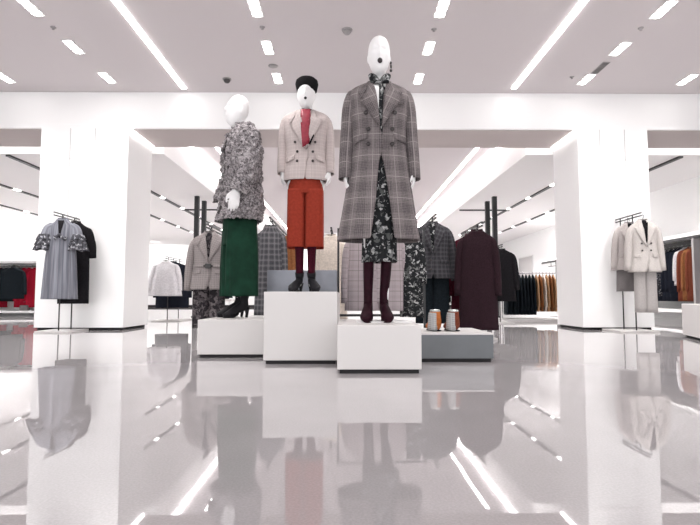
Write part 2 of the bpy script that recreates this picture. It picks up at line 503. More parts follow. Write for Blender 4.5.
def body_mesh(sh_z, sh_w, hip_z, knees, ankles, wrists, elbows, head_c, tilt=0, turn=0, neck_r=.045, hs=1.0, dirs=((0,0,-1),(0,0,-1)), inw=((1,0,0),(-1,0,0)), chest_y=0):
    mb = MB()
    Surf([(hip_z - .08, .10, .085, 0, None, None), (hip_z + .02, .150, .10, 0, None, None), (hip_z + .2, .108, .078, chest_y*.5, None, None),
          (sh_z - .22, .135, .10, chest_y, None, None), (sh_z - .08, .15, .085, chest_y, None, None), (sh_z - .01, .13, .06, chest_y, None, None), (sh_z + .035, .06, .048, chest_y, None, None)]).build(mb, 24, 32, True)
    hc = np.array(head_c)
    nb = np.array((0, chest_y + .005, sh_z - .02))
    mb.tube([nb, nb*.5 + (hc + np.array((0, .02, -.09)))*.5, hc + np.array((0, .015, -.07))], [(neck_r*1.35, neck_r*1.25), neck_r, neck_r], 18, sub=4)
    for k in (0, 1):
        sx = -1 if k == 0 else 1
        s0 = np.array((sx*(sh_w - .035), chest_y, sh_z - .035)); e = np.array(elbows[k]); w = np.array(wrists[k])
        mb.tube([np.array((sx*.10, chest_y, sh_z - .04)), s0, s0*.5 + e*.5, e, e*.5 + w*.5, w], [.05, .047, .041, .034, .031, .022], 14, sub=3)
        hand(mb, w, dirs[k], inw[k], hs)
        hp = np.array((sx*.08, 0, hip_z)); kn = np.array(knees[k]); an = np.array(ankles[k])
        mb.tube([hp, hp*.55 + kn*.45, kn, kn*.62 + an*.38 + np.array((0, .012, 0)), an], [.085, .062, .036, .030, .021], 16, sub=4)
        mb.tube([an, an + np.array((0, -.02, -.025)), an + np.array((0, -.05, -.05))], [.028, .026, .018], 10, sub=3)
    rot = head(mb, head_c, tilt, turn)
    return unify(mb), rot

def heel_boot(name, parent, ankle, toe_dir, top, mat, top_r=(.05, .055), heel=.075, s=1.0, foot_mat=None, knee=None):
    """high heeled boot: shaft + foot, with the heel and sole as its own pieces"""
    a = np.array(ankle, float); t = np.array((math.sin(toe_dir), -math.cos(toe_dir), 0)); 
    kn = np.array(knee, float) if knee is not None else a + np.array((0, .005, top - a[2]))
    mb = MB()
    k = (top - a[2])
    pth = [kn, kn*.55 + a*.45 + np.array((0, .006, 0)), a + np.array((0, .004, .045)), a + t*.004 + np.array((0, 0, -.005)), a + t*.07*s + np.array((0, 0, -a[2] + .068)), a + t*.135*s + np.array((0, 0, -a[2] + .034)), a + t*.185*s + np.array((0, 0, -a[2] + .022))]
    rad = [top_r, (top_r[0]*.93, top_r[1]*.96), (.030*s, .034*s), (.032*s, .045*s), (.036*s, .037*s), (.043*s, .030*s), (.020*s, .016*s)]
    mb.tube(pth, rad, 18, sub=4)
    b = mb.build(name, mat, parent)
    h = MB().tube([a - t*.028 + np.array((0, 0, -a[2] + heel)), a - t*.03 + np.array((0, 0, -a[2] + .03)), a - t*.026 + np.array((0, 0, -a[2]))], [(.026*s, .026*s), .013*s, .012*s], 12)
    h.build('heel', foot_mat or mat, b)
    q = MB().tube([a + t*.05*s + np.array((0, 0, -a[2] + .03)), a + t*.10*s + np.array((0, 0, -a[2] + .008)), a + t*.185*s + np.array((0, 0, -a[2] + .008))], [(.026*s, .008), (.042*s, .008), (.018*s, .008)], 12, sub=3)
    q.build('sole', foot_mat or mat, b)
    return b

def collar_lapels(surf, parent, mat, v_bottom, v_x, top_z, neck_w, lap_w, notch=.12, off=.012, right_over=True):
    """two peaked lapels with collar leaves; v_bottom = z of the closing point at x = v_x"""
    for sx in (-1, 1):
        pts = [(v_x + sx*.004, v_bottom), (v_x*.3 + sx*neck_w*.50, top_z - (top_z - v_bottom)*.42), (sx*neck_w, top_z), (sx*(neck_w + .035), top_z - .005),
               (sx*(neck_w + lap_w*.45), top_z - notch*.65), (sx*(neck_w + lap_w), top_z - notch*.75), (sx*(neck_w + lap_w*.85), top_z - notch*1.25)]
        if sx < 0: pts = pts[::-1]
        patch(MB(), pts, surf, off + (.010 if sx < 0 else .007), 4, R(24)*sx).build('lapel', mat, parent, solid=.008, fix=True, offset=0)

def neck_roll(parent, mat, z, rx, ry, cy, h=.05, front_gap=.9, name='collar', lean=0.01):
    """standing collar around the back of the neck"""
    P = []; UV = []
    for i in range(4):
        f = i/3
        row = []; uv = []
        for j in range(25):
            t = front_gap*.5 + (2*PI - front_gap)*j/24
            k = 1 + lean*math.sin(f*PI)*3
            row.append(((rx - .012*f)*k*math.sin(t), cy - (ry - .012*f)*k*math.cos(t), z + h*f*(1 - .0*math.cos(t)) - .03*(math.cos(t) > .2)*(math.cos(t)) ))
            uv.append((t*rx, f*h))
        P.append(row); UV.append(uv)
    mb = MB(); mb.grid(P, UV)
    return mb.build(name, mat, parent, solid=.007, offset=0)

# ================================================================== SETTING
CE, SOF, DROP = 3.31, 2.79, 2.76       # main ceiling, beam soffit, lowered side ceilings
XL, XR, YB, YF = -10.05, 6.75, 23.0, -3.0
BY0, BY1, FY = 7.12, 8.0, 8.3           # beam front/back, fascia of the lowered ceilings
def structure(name, *a, **k):
    return tag(boxobj(name, *a, **k), kind='structure')
tag(MB().box(XL-.3, XR+.3, YF, YB+.3, -.12, 0).build('floor', M['floor'], smooth=False), kind='structure')
structure('ceiling', XL-.3, XR+.3, YF, YB+.3, CE, CE+.12, M['ceiling'], bevel=0)
structure('wall_left', XL-.2, XL, YF, YB, 0, CE, M['white_wall'], bevel=0)
structure('wall_right', XR, XR+.2, YF, YB, 0, CE, M['white_wall'], bevel=0)
structure('wall_back', XL, XR, YB, YB+.2, 0, CE, M['white_wall'], bevel=0)
structure('baseboard_back', XL, XR, YB-.02, YB, 0, .10, M['dark_joint'], bevel=0)
b = MB().box(XL, XR, BY0, BY1, SOF, CE)
tag(b.build('ceiling_beam', M['white_wall'], smooth=False, bevel=.006), kind='structure')
PIL = {'left': (-4.23, -3.02), 'right': (3.24, 4.22)}
for side, (x0, x1) in PIL.items():
    structure('pillar_' + side, x0, x1, BY0 - .004, BY1 - .02, .035, SOF + .06, M['white_wall'])
    tag(boxobj('baseboard_pillar_' + side, x0+.03, x1-.03, BY0+.03, BY1-.05, 0, .035, M['dark_joint'], bevel=0), kind='structure')
    w = x1 - x0
    j = MB()
    yj = BY0 - .0045
    for fx in ((.335, .62) if side == 'left' else (.31, .67)):
        j.box(x0 + w*fx - .004, x0 + w*fx + .004, yj - .001, yj + .004, 2.36, SOF)
    j.box(x0 + .004, x1 - .004, yj - .001, yj + .004, 2.352, 2.36)
    fx = .335 if side == 'left' else .67
    j.box(x0 + w*fx - .003, x0 + w*fx + .003, yj - .001, yj + .004, .9, 2.35)
    tag(j.build('trim_pillar_' + side, M['joint'], smooth=False), kind='structure')
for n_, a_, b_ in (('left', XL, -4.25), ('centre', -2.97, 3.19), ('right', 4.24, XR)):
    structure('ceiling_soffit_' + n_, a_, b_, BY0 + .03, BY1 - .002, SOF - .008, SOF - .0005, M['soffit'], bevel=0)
# lowered side ceilings beyond the beam, with white fascias to the front and to the high centre bay
structure('ceiling_side_left', XL, -2.95, FY, YB, DROP, CE, M['ceil_white'], bevel=0)
structure('ceiling_side_right', 2.93, XR, FY, YB, DROP, CE, M['ceil_white'], bevel=0)

def led(name, x0, x1, y0, y1, z0, z1, label, group=None, mat='led'):
    return tag(boxobj(name, x0, x1, y0, y1, z0, z1, M[mat], bevel=0), label, 'light', group)
# flush linear lights in the main ceiling and on into the centre bay
led('linear_light', -2.255, -2.195, 1.5, 6.98, CE-.012, CE+.02, 'long white linear light in the front ceiling, left one')
led('linear_light', 2.27, 2.33, 1.5, 6.94, CE-.012, CE+.02, 'long white linear light in the front ceiling, right one')
led('linear_light', -2.50, -2.44, 9.5, 22.8, CE-.012, CE+.02, 'white linear light in the ceiling beyond the beam, left one behind the beret mannequin')
led('linear_light', 2.49, 2.55, 9.5, 22.8, CE-.012, CE+.02, 'white linear light in the ceiling beyond the beam, right one beside the plaid coat')
# cove light runs: at the top of the two centre fascias, and behind the beam
led('cove_light', -2.95, -2.90, FY, YB-.1, CE-.06, CE-.002, 'cove light washing the lowered ceiling edge on the left side', mat='led_soft')
led('cove_light', 2.88, 2.93, FY, YB-.1, CE-.06, CE-.002, 'cove light washing the lowered ceiling edge on the right side', mat='led_soft')
led('cove_light', XL+.02, PIL['left'][0]-.02, BY1+.002, BY1+.03, SOF+.06, SOF+.12, 'cove light behind the beam left of the left pillar', mat='led_soft')
led('cove_light', PIL['left'][1]+.02, PIL['right'][0]-.02, BY1+.002, BY1+.03, SOF+.06, SOF+.12, 'cove light behind the beam between the two pillars', mat='led_soft')
led('cove_light', PIL['right'][1]+.02, XR-.02, BY1+.002, BY1+.03, SOF+.06, SOF+.12, 'cove light behind the beam right of the right pillar', mat='led_soft')
led('pillar_light', PIL['left'][1]+.001, PIL['left'][1]+.02, BY0+.03, BY1, SOF-.03, SOF-.001, 'thin light strip at the top of the left pillar inner side', mat='led_soft')
led('pillar_light', PIL['right'][0]-.02, PIL['right'][0]-.001, BY0+.03, BY1, SOF-.03, SOF-.001, 'thin light strip at the top of the right pillar inner side', mat='led_soft')

# recessed triple spotlights
def spot_unit():
    root = empty('recessed_spotlight', (0, 0, CE))
    f = MB()
    for s in (-1, 1):
        f.box(s*.055-.004, s*.055+.004, -.16, .16, -.008, .0); f.box(-.055, .055, s*.16-.004, s*.16+.004, -.008, 0)
    f.build('frame', M['white_plastic'], root, smooth=False)
    for k in range(3):
        y = -.102 + .102*k
        MB().tube([(0, y, -.001), (0, y, -.012), (0, y, -.018)], [.046, .046, .036], 16).build('lamp', M['lamp'], root)
    return root
rows = (-4.46, -3.12, -.90, .95, 3.16, 4.49)
col_name = ('leftmost row', 'second row from the left', 'row left of the beret mannequin', 'row right of the tall plaid coat mannequin', 'second row from the right', 'rightmost row')
dep = (4.98, 5.80, 6.64); dep_name = ('front', 'middle', 'back')
proto = None
for x, cn in zip(rows, col_name):
    for y, dn in zip(dep, dep_name):
        if abs(x) > 4 and dn != 'back': continue
        o = spot_unit() if proto is None else copy_tree(proto)
        proto = proto or o
        o.location = (x, y, CE); o.rotation_euler.z = 0
        tag(o, f'recessed triple spotlight, {dn} one of the {cn}', 'spotlight', 'recessed ceiling spotlights')
def dome(x, y, label, mat='dark_plastic', r=.045):
    root = empty('smoke_detector', (x, y, CE), 0, label, 'detector')
    MB().lathe([(r*1.25, -.012), (r*1.3, 0)]).build('base', M['grey_plastic'], root)
    MB().lathe([(.004, -.055), (r*.6, -.05), (r*.95, -.03), (r, -.01)]).build('dome', M[mat], root)
dome(-1.566, 6.675, 'small dark dome camera on the ceiling right of the left linear light')
dome(.01, 5.40, 'small grey detector on the ceiling between the two mannequin heads', 'grey_plastic')
for x, y, l in ((-3.11, 5.37, 'tiny sprinkler head between two spotlights at upper left'), (3.14, 5.34, 'tiny sprinkler head between two spotlights at upper right'),
                (2.94, 6.57, 'tiny sprinkler head left of the back spotlight on the right'), (-.89, 5.35, 'tiny sprinkler head above the beret between two spotlights'), (.94, 5.38, 'tiny sprinkler head right of the tall mannequin between two spotlights')):
    o = MB().lathe([(.006, -.03), (.016, -.026), (.006, -.02), (.03, -.005), (.03, 0)], (0, 0, 0), 12).build('sprinkler', M['grey_plastic'])
    o.location = (x, y, CE); tag(o, l, 'sprinkler')
r_ = empty('ceiling_vent', (3.178, 6.30, CE), 0, 'narrow grey slotted vent in the ceiling before the right back spotlight', 'vent')
MB().box(-.045, .045, -.16, .16, -.006, 0).build('plate', M['grey_plastic'], r_, smooth=False)
f = MB()
for k in range(9): f.box(-.035, .035, -.145+.035*k, -.13+.035*k, -.010, -.005)
f.build('slats', M['dark_plastic'], r_, smooth=False)
r_ = empty('ceiling_speaker', (-.905, 6.28, CE), 0, 'round grey ceiling speaker between two spotlights above the beret', 'speaker')
MB().lathe([(.05, -.008), (.06, -.004), (.06, 0)]).build('grille', M['grey_plastic'], r_)

# track lighting under the lowered ceilings: dark runs broken by lit heads
def track(x, y0, y1, label, w=.035, seg=1.15, gap=.30):
    root = empty('light_track', (x, y0, DROP), 0, label, 'track light', 'ceiling track lights')
    y = 0
    while y + seg < y1 - y0:
        boxobj('rail', -w, w, y, y+seg, -.03, 0, M['black'], root, 0)
        boxobj('lamp', -w*.8, w*.8, y+seg+.03, y+seg+gap-.03, -.022, 0, M['track_lamp'], root, 0)
        y += seg + gap
for x, l in ((-4.26, 'dark track light nearest the aisle in the left lowered ceiling'), (-5.5, 'second dark track light from the aisle on the left'), (-7.09, 'third dark track light from the aisle on the left'),
             (-8.65, 'dark track light nearest the left wall'), (4.25, 'dark track light nearest the aisle in the right lowered ceiling'), (5.5, 'second dark track light from the aisle on the right')):
    track(x, 8.36 if abs(x) > 4.5 else 9.2, 19.5, l, .022 if abs(x) > 8 else .034)
for sx, l in ((-1, 'left'), (1, 'right')):
    xp = 3.42*sx if sx > 0 else -3.42
    boxobj('cross_rail', min(xp-.42*sx, xp+.9*sx), max(xp-.42*sx, xp+.9*sx), 13.60, 13.63, DROP-.035, DROP-.001, M['black'], None, 0)
    o = bpy.data.objects['cross_rail'] if sx < 0 else bpy.data.objects['cross_rail.001']
    tag(o, f'thin black cross rail under the lowered ceiling on the {l}', 'rail')
    for k, (y, n) in enumerate(((11.85, 'nearer'), (12.45, 'farther'))):
        root = empty('slim_post', (xp, y, 0), 0, f'{n} of two slim dark posts under the {l} ceiling edge', 'post', 'slim dark floor to ceiling posts')
        boxobj('shaft', -.05, .05, -.05, .05, .02, DROP-.001, M['black'], root)
        boxobj('foot', -.07, .07, -.07, .07, 0, .02, M['steel'], root)

# ================================================================== PLINTHS
def plinth(x0, x1, y0, y1, h, mat, label, top=None):
    cx, cy = (x0+x1)/2, (y0+y1)/2
    root = empty('display_plinth', (cx, cy, 0), 0, label, 'plinth')
    w, d = (x1-x0)/2, (y1-y0)/2
    boxobj('box', -w, w, -d, d, .024, h - (.012 if top else 0), M[mat], root, .004)
    boxobj('recessed_base', -w+.015, w-.015, -d+.015, d-.015, 0, .024, M['dark_joint'], root, 0)
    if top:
        tag(boxobj('top_panel', -w, w, -d, d, h-.012, h, M[top], root, .002), 'top, whiter than the sides')  # thin top layer in a lighter material than the box
    return root
plinth(-.052, .446, 3.09, 3.92, .283, 'plinth', 'low white plinth under the tall plaid coat mannequin')
plinth(-.556, -.057, 3.53, 4.78, .486, 'plinth', 'tall white plinth under the beret mannequin')
plinth(-1.104, -.562, 3.90, 4.75, .281, 'plinth', 'low white plinth under the curly fleece jacket mannequin')
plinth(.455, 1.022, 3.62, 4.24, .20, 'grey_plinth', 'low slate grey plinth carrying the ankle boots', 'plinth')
plinth(-.735, -.085, 4.85, 5.25, .70, 'mirror', 'silver grey plinth standing behind the tall white one')

# ================================================================== MANNEQUINS
def sleeve(parent, mat, path, rad, sub=4, n=16):
    return MB().tube(path, rad, n, sub, caps=False).build('sleeve', mat, parent, solid=.005, offset=-1)

# ---- tall mannequin in the long plaid coat
t = empty('mannequin', (.228, 3.52, .283), 0, 'tall bald white mannequin in long grey plaid coat over dark floral dress', 'mannequin', 'dressed display mannequins')
me, rot = body_mesh(1.60, .195, .98, ((-.075, -.02, .53), (.052, -.02, .53)), ((-.078, .02, .11), (.036, .02, .11)),
               ((-.230, -.03, 1.015), (.230, -.03, 1.015)), ((-.215, .01, 1.27), (.215, .01, 1.27)), (0, -.02, 1.826), tilt=R(-4),
               neck_r=.046, dirs=((-.03, -.03, -1), (.03, -.03, -1)), inw=((1, .2, 0), (-1, .2, 0)), hs=.8)
link('body', me, M['mann'], t)
lp = MB().ball((0, -.118, 1.757), (.017, .012, .019), 12, 8)
tag(lp.build('lips', M['lip'], t), 'dark open lips')
e_ = MB().ball((.082, -.01, 1.79), (.009, .009, .011), 8, 6); e_.ball((.084, -.01, 1.765), (.007, .007, .018), 8, 6); e_.ball((.083, -.01, 1.735), (.010, .010, .012), 8, 6)
e_.build('earring', M['button'], t)
boxobj('base_plate', -.16, .20, -.13, .16, 0, .008, M['white_plastic'], t, .003)
coat = Surf([(.548, .275, .165, .01, -.070, .085, .035), (.80, .235, .145, .01, -.034, .058, .022), (1.05, .198, .128, .01, -.010, .022, .008),
             (1.20, .182, .122, .01, .02, -.012, .003), (1.27, .182, .124, .01, .022, -.016, 0), (1.34, .187, .128, .005, -.006, .010, 0), (1.44, .198, .128, .005, -.030, .034, 0), (1.53, .206, .115, .005, -.050, .052, 0),
             (1.585, .196, .085, .008, -.058, .060, 0), (1.615, .150, .070, .012, -.062, .062, 0), (1.645, .088, .058, .018, -.062, .062, 0), (1.655, .070, .052, .02, -.06, .06, 0)], p=2.5, nf=7)
c_ = coat.build(MB(), 46, 60).build('coat', M['glen'], t, solid=.006, subsurf=1)
for s in (-1, 1):
    sleeve(c_, M['glen'], [(s*.150, .01, 1.585), (s*.190, .01, 1.55), (s*.208, .012, 1.44), (s*.218, .012, 1.27), (s*.228, -.01, 1.10), (s*.233, -.025, .965)],
           [(.030, .04), (.042, .058), (.050, .064), (.050, .062), (.048, .056), (.047, .052)])
collar_lapels(coat, c_, M['glen'], 1.285, .004, 1.640, .045, .105, notch=.13, off=.012)
neck_roll(c_, M['glen'], 1.632, .078, .066, .014, .035)
for s in (-1, 1):
    patch(MB(), [(s*.085, 1.262), (s*.165, 1.236), (s*.170, 1.196), (s*.090, 1.222)][::s], coat, .015).build('pocket_flap', M['glen'], c_, solid=.006)
    for z in (1.395, 1.285, 1.185):
        button(coat, s*(.098 if z > 1.3 else .080), z, .0145, M['button'], c_)
patch(MB(), [(.105, 1.468), (.160, 1.478), (.162, 1.462), (.108, 1.452)], coat, .015).build('breast_pocket', M['glen'], c_, solid=.005)
dress = Surf([(.400, .112, .11, 0, None, None, .09), (.60, .11, .108, 0, None, None, .06), (.9, .155, .112, 0, None, None, .03), (1.10, .128, .098, 0, None, None, .01), (1.22, .125, .098, 0, None, None, 0),
              (1.42, .150, .112, 0, None, None, 0), (1.54, .14, .092, 0, None, None, 0), (1.59, .10, .068, .005, None, None, 0), (1.615, .060, .054, .008, None, None, 0)], p=2.2, nf=11)
d_ = dress.build(MB(), 40, 56).build('dress', M['floral'], t, solid=.003, subsurf=1)
for s in (-1, 1):       # pussy bow at the neck and its hanging ties
    MB().tube([(s*.006, -.062, 1.627), (s*.030, -.078, 1.640), (s*.058, -.074, 1.648), (s*.066, -.068, 1.645)], [(.012, .014), (.030, .018), (.040, .018), (.030, .008)], 12, 3).build('bow_loop', M['floral'], d_)
MB().ball((0, -.070, 1.628), (.014, .014, .018)).build('bow_knot', M['floral'], d_)
ds = Surf([(1.1, .16, .128, 0), (1.4, .17, .132, 0), (1.55, .15, .112, 0), (1.64, .09, .075, 0)], 2.3)
patch(MB(), [(-.002, 1.625), (.022, 1.625), (.030, 1.42), (.012, 1.24), (-.004, 1.30), (-.010, 1.45)][::-1], ds, .002).build('bow_tie_end', M['floral'], d_, solid=.004)
tag(patch(MB(), [(-.052, 1.60), (-.006, 1.585), (-.010, 1.42), (-.030, 1.44)][::-1], ds, .001).build('neck_opening', M['mann'], d_, solid=.003), 'bare white chest beside the bow')
for ax, kx, td in ((-.078, -.074, -.12), (.030, .052, .10)):
    heel_boot('boot', t, (ax, .02, .105), td, .55, M['boot_wine'], (.038, .042), .09, 1.0, M['boot_wine'], knee=(kx, .0, .50))

# ---- mannequin with the beret
t = empty('mannequin', (-.345, 4.42, .486), 0, 'white mannequin in black beret, beige check blazer, red scarf and rust trousers', 'mannequin', 'dressed display mannequins')
me, rot = body_mesh(1.53, .185, .95, ((-.056, -.02, .50), (.056, -.02, .50)), ((-.052, .02, .11), (.052, .02, .11)),
               ((-.198, -.03, 1.04), (.198, -.03, 1.04)), ((-.198, .02, 1.25), (.198, .02, 1.25)), (0, -.015, 1.712), tilt=R(-3), neck_r=.044,
               dirs=((-.03, -.05, -1), (.03, -.05, -1)), inw=((1, .3, 0), (-1, .3, 0)), hs=.85)
link('body', me, M['mann'], t)
tag(MB().ball((0, -.112, 1.648), (.013, .010, .012), 12, 8).build('lips', M['lip'], t), 'dark open lips')
MB().lathe([(.078, 1.735), (.088, 1.745), (.094, 1.775), (.100, 1.805), (.094, 1.835), (.070, 1.856), (.03, 1.866), (.004, 1.868)], (.004, -.012, 0), 32).build('beret', M['felt'], t)
bl = Surf([(.950, .192, .128, .01, -.004, .006, .015), (1.02, .188, .126, .01, .008, -.006, .01), (1.09, .178, .120, .01, .012, -.012, 0), (1.16, .170, .116, .01, .03, -.026, 0), (1.22, .168, .116, .008, .02, -.02, 0), (1.34, .180, .124, .005, -.040, .044, 0), (1.45, .196, .118, .005, -.055, .056, 0),
           (1.505, .198, .090, .008, -.060, .060, 0), (1.54, .160, .072, .012, -.060, .060, 0), (1.572, .080, .056, .018, -.055, .055, 0)], p=2.5, nf=7)
c_ = bl.build(MB(), 40, 56).build('blazer', M['beige_check'], t, solid=.006, subsurf=1)
for s in (-1, 1):
    sleeve(c_, M['beige_check'], [(s*.140, .01, 1.515), (s*.180, .01, 1.475), (s*.194, .012, 1.37), (s*.200, .018, 1.24), (s*.203, -.005, 1.12), (s*.202, -.02, 1.015)],
           [(.030, .04), (.040, .056), (.046, .060), (.045, .057), (.043, .052), (.042, .048)])
    patch(MB(), [(s*.085, 1.160), (s*.158, 1.130), (s*.160, 1.096), (s*.088, 1.122)][::s], bl, .015).build('pocket_flap', M['beige_check'], c_, solid=.006)
    for z in (1.265, 1.185, 1.105):
        button(bl, s*(.085 if z > 1.2 else .066), z, .011, M['button'], c_)
collar_lapels(bl, c_, M['beige_check'], 1.195, .004, 1.560, .045, .100, notch=.12, off=.012)
neck_roll(c_, M['beige_check'], 1.555, .068, .058, .012, .04)
tag(patch(MB(), [(.030, 1.245), (.072, 1.325), (.078, 1.315), (.045, 1.235)], bl, .030).build('pocket_square', M['black_cloth'], c_, solid=.004), 'black trim beside the lapel')
tp = Surf([(1.0, .15, .105, 0), (1.25, .145, .105, 0), (1.42, .155, .112, 0), (1.50, .13, .09, 0), (1.555, .066, .058, .008)], 2.2)
tp.build(MB(), 20, 40).build('top', M['black_cloth'], t, solid=.003)
sc = patch(MB(), [(-.040, 1.555), (.040, 1.555), (.034, 1.40), (.036, 1.25), (-.020, 1.215), (-.036, 1.40)], Surf([(1.1, .16, .124, 0), (1.40, .17, .128, 0), (1.50, .14, .105, 0), (1.57, .09, .072, 0)], 2.2), .010, 4).build('scarf', M['scarf_red'], t, solid=.008)
MB().tube([(math.sin(a)*.056, .010 - math.cos(a)*.054, 1.562 + .006*math.cos(a)) for a in np.linspace(0, 2*PI, 25)], [(.016, .010)]*25, 10, 1).build('scarf_wrap', M['black_cloth'], sc)
tr = MB()
Surf([(.835, .148, .112, 0, None, None, 0), (.86, .148, .113, 0, None, None, 0), (.92, .146, .110, 0, None, None, 0), (1.02, .128, .096, 0, None, None, 0)], 2.5).build(tr, 10, 44)
for s in (-1, 1):
    Surf([(.380, .075, .122, .005, None, None, .03, s*.077), (.60, .075, .120, 0, None, None, .01, s*.076), (.87, .074, .112, 0, None, None, 0, s*.074)], 4.2, 6, s).build(tr, 16, 40)
tr.build('trousers', M['rust'], t, solid=.004, subsurf=1)
for s in (-1, 1):
    heel_boot('boot', t, (s*.052, .02, .105), s*.34, .30, M['boot_black'], (.038, .042), .085, .98, M['boot_black'], knee=(s*.050, .0, .17))
    MB().tube([(s*.054, 0, .48), (s*.052, .004, .36), (s*.051, .010, .25), (s*.051, .014, .165)], [(.040, .044), (.036, .040), (.032, .036), (.030, .034)], 18, 3, caps=False).build('sock', M['wine'], t, solid=.002)

# ---- mannequin in the fleece jacket, turned to the left
t = empty('mannequin', (-.895, 4.36, .281), R(-62), 'white mannequin turned left in curly grey fleece jacket and green trousers', 'mannequin', 'dressed display mannequins')
me, rot = body_mesh(1.56, .19, .95, ((-.07, -.03, .52), (.07, -.02, .52)), ((-.07, .02, .11), (.07, .02, .11)),
               ((-.245, -.085, 1.03), (.252, -.11, 1.02)), ((-.25, .0, 1.25), (.25, .0, 1.25)), (0, -.035, 1.745), tilt=R(-14), neck_r=.046,
               dirs=((0, -.1, -1), (0, -.12, -1)), inw=((1, .1, 0), (-1, .1, 0)), hs=1.1)
link('body', me, M['mann'], t)
def fluff(o, amp, sc):
    from mathutils import noise
    me = o.data
    for v in me.vertices:
        n = noise.turbulence(v.co * sc, 3, True)
        v.co += v.normal * amp * (n - .35)
jk = Surf([(.80, .220, .168, -.01, -.02, .03, .012), (.95, .210, .155, .01, -.02, .03, .01), (1.15, .190, .140, .01, -.02, .03, 0), (1.38, .200, .142, .01, -.03, .03, 0), (1.50, .198, .122, .01, -.05, .05, 0),
           (1.555, .170, .096, .012, -.06, .06, 0), (1.59, .105, .078, .015, -.06, .06, 0), (1.605, .085, .068, .015, -.06, .06, 0)], p=2.3, nf=6)
c_ = jk.build(MB(), 80, 110).build('jacket', M['fleece'], t, solid=.012, offset=1); fluff(c_, .045, 26)
for s in (-1, 1):
    pth = [(s*.14, .01, 1.535), (s*.190, .012, 1.49), (s*.232, .01, 1.38), (s*.255, -.005, 1.25), (s*.258, -.05, 1.12), (s*.250, -.095, 1.0)]
    o = MB().tube(pth, [(.068, .070), (.078, .082), (.080, .084), (.078, .080), (.074, .076), (.070, .072)], 44, 14, caps=False).build('sleeve', M['fleece'], c_, solid=.010, offset=-1); fluff(o, .04, 26)
o = MB().tube([(math.sin(a)*.088, .012 - math.cos(a)*.074, 1.600 + .02*(1-math.cos(a))/2) for a in np.linspace(.5, 2*PI-.5, 40)], [(.030, .022)]*40, 20).build('collar', M['fleece'], c_); fluff(o, .03, 26)
tr = MB()
Surf([(.60, .150, .135, 0, None, None, .01), (.75, .155, .130, 0, None, None, 0), (.92, .150, .115, 0, None, None, 0), (1.02, .12, .095, 0, None, None, 0)], 2.4).build(tr, 10, 44)
for s in (-1, 1):
    Surf([(.175, .105, .130, .0, None, None, .07, s*.080), (.45, .098, .130, 0, None, None, .05, s*.080), (.80, .080, .118, 0, None, None, .01, s*.074)], 2.2, 6, s*1.4).build(tr, 20, 48)
tr.build('trousers', M['green'], t, solid=.004, subsurf=1)
for s in (-1, 1):
    heel_boot('boot', t, (s*.074, .02, .105), s*.15, .30, M['boot_black'], (.045, .049), .085, .95, M['boot_black'])

# ---- pair of ankle boots on the grey plinth, heels to the viewer
def ankle_boot(x, y, z, rz, label, side_mat):
    r_ = empty('ankle_boot', (x, y, z), rz, label, 'boot', 'pair of ankle boots on the grey plinth')
    MB().tube([(0, .0, .142), (0, .0, .10), (0, -.005, .05), (0, -.06, .040), (0, -.12, .030), (0, -.16, .022)], [(.038, .044), (.043, .048), (.047, .052), (.046, .040), (.042, .026), (.018, .014)], 22, 4).build('upper', side_mat, r_)
    MB().tube([(.016, .006, .136), (.018, .006, .10), (.020, .0, .012)], [(.030, .044), (.034, .048), (.035, .055)], 18, 3).build('side_panel', M['snake'], r_)
    MB().lathe([(.032, .136), (.040, .146), (.034, .158), (.016, .160)], (0, 0, 0), 18).build('cuff', M['silver'], r_)
    MB().tube([(0, .035, .006), (0, -.08, .006), (0, -.16, .006)], [(.040, .006), (.046, .006), (.02, .006)], 14, 3).build('sole', M['boot_black'], r_)
ankle_boot(.655, 3.84, .2, R(186), 'left ankle boot on the grey plinth, tan orange with grey panel', M['orange_brown'])
ankle_boot(.790, 3.84, .2, R(186), 'right ankle boot on the grey plinth, redder brown with grey panel', M['brick'])

# ================================================================== RACKS AND HANGING CLOTHES
def hanger_into(root, mat, W):
    mb = MB()
    mb.tube([(-W, 0, -.125), (-W*.5, 0, -.085), (0, 0, -.062), (W*.5, 0, -.085), (W, 0, -.125)], [.008, .010, .012, .010, .008], 8, 3)
    mb.tube([(0, 0, -.062), (0, 0, -.03), (.012, 0, -.012), (.012, 0, .004), (0, 0, .013), (-.012, 0, .005)], [.003]*6, 8, 3)
    return mb.build('hanger', mat, root)

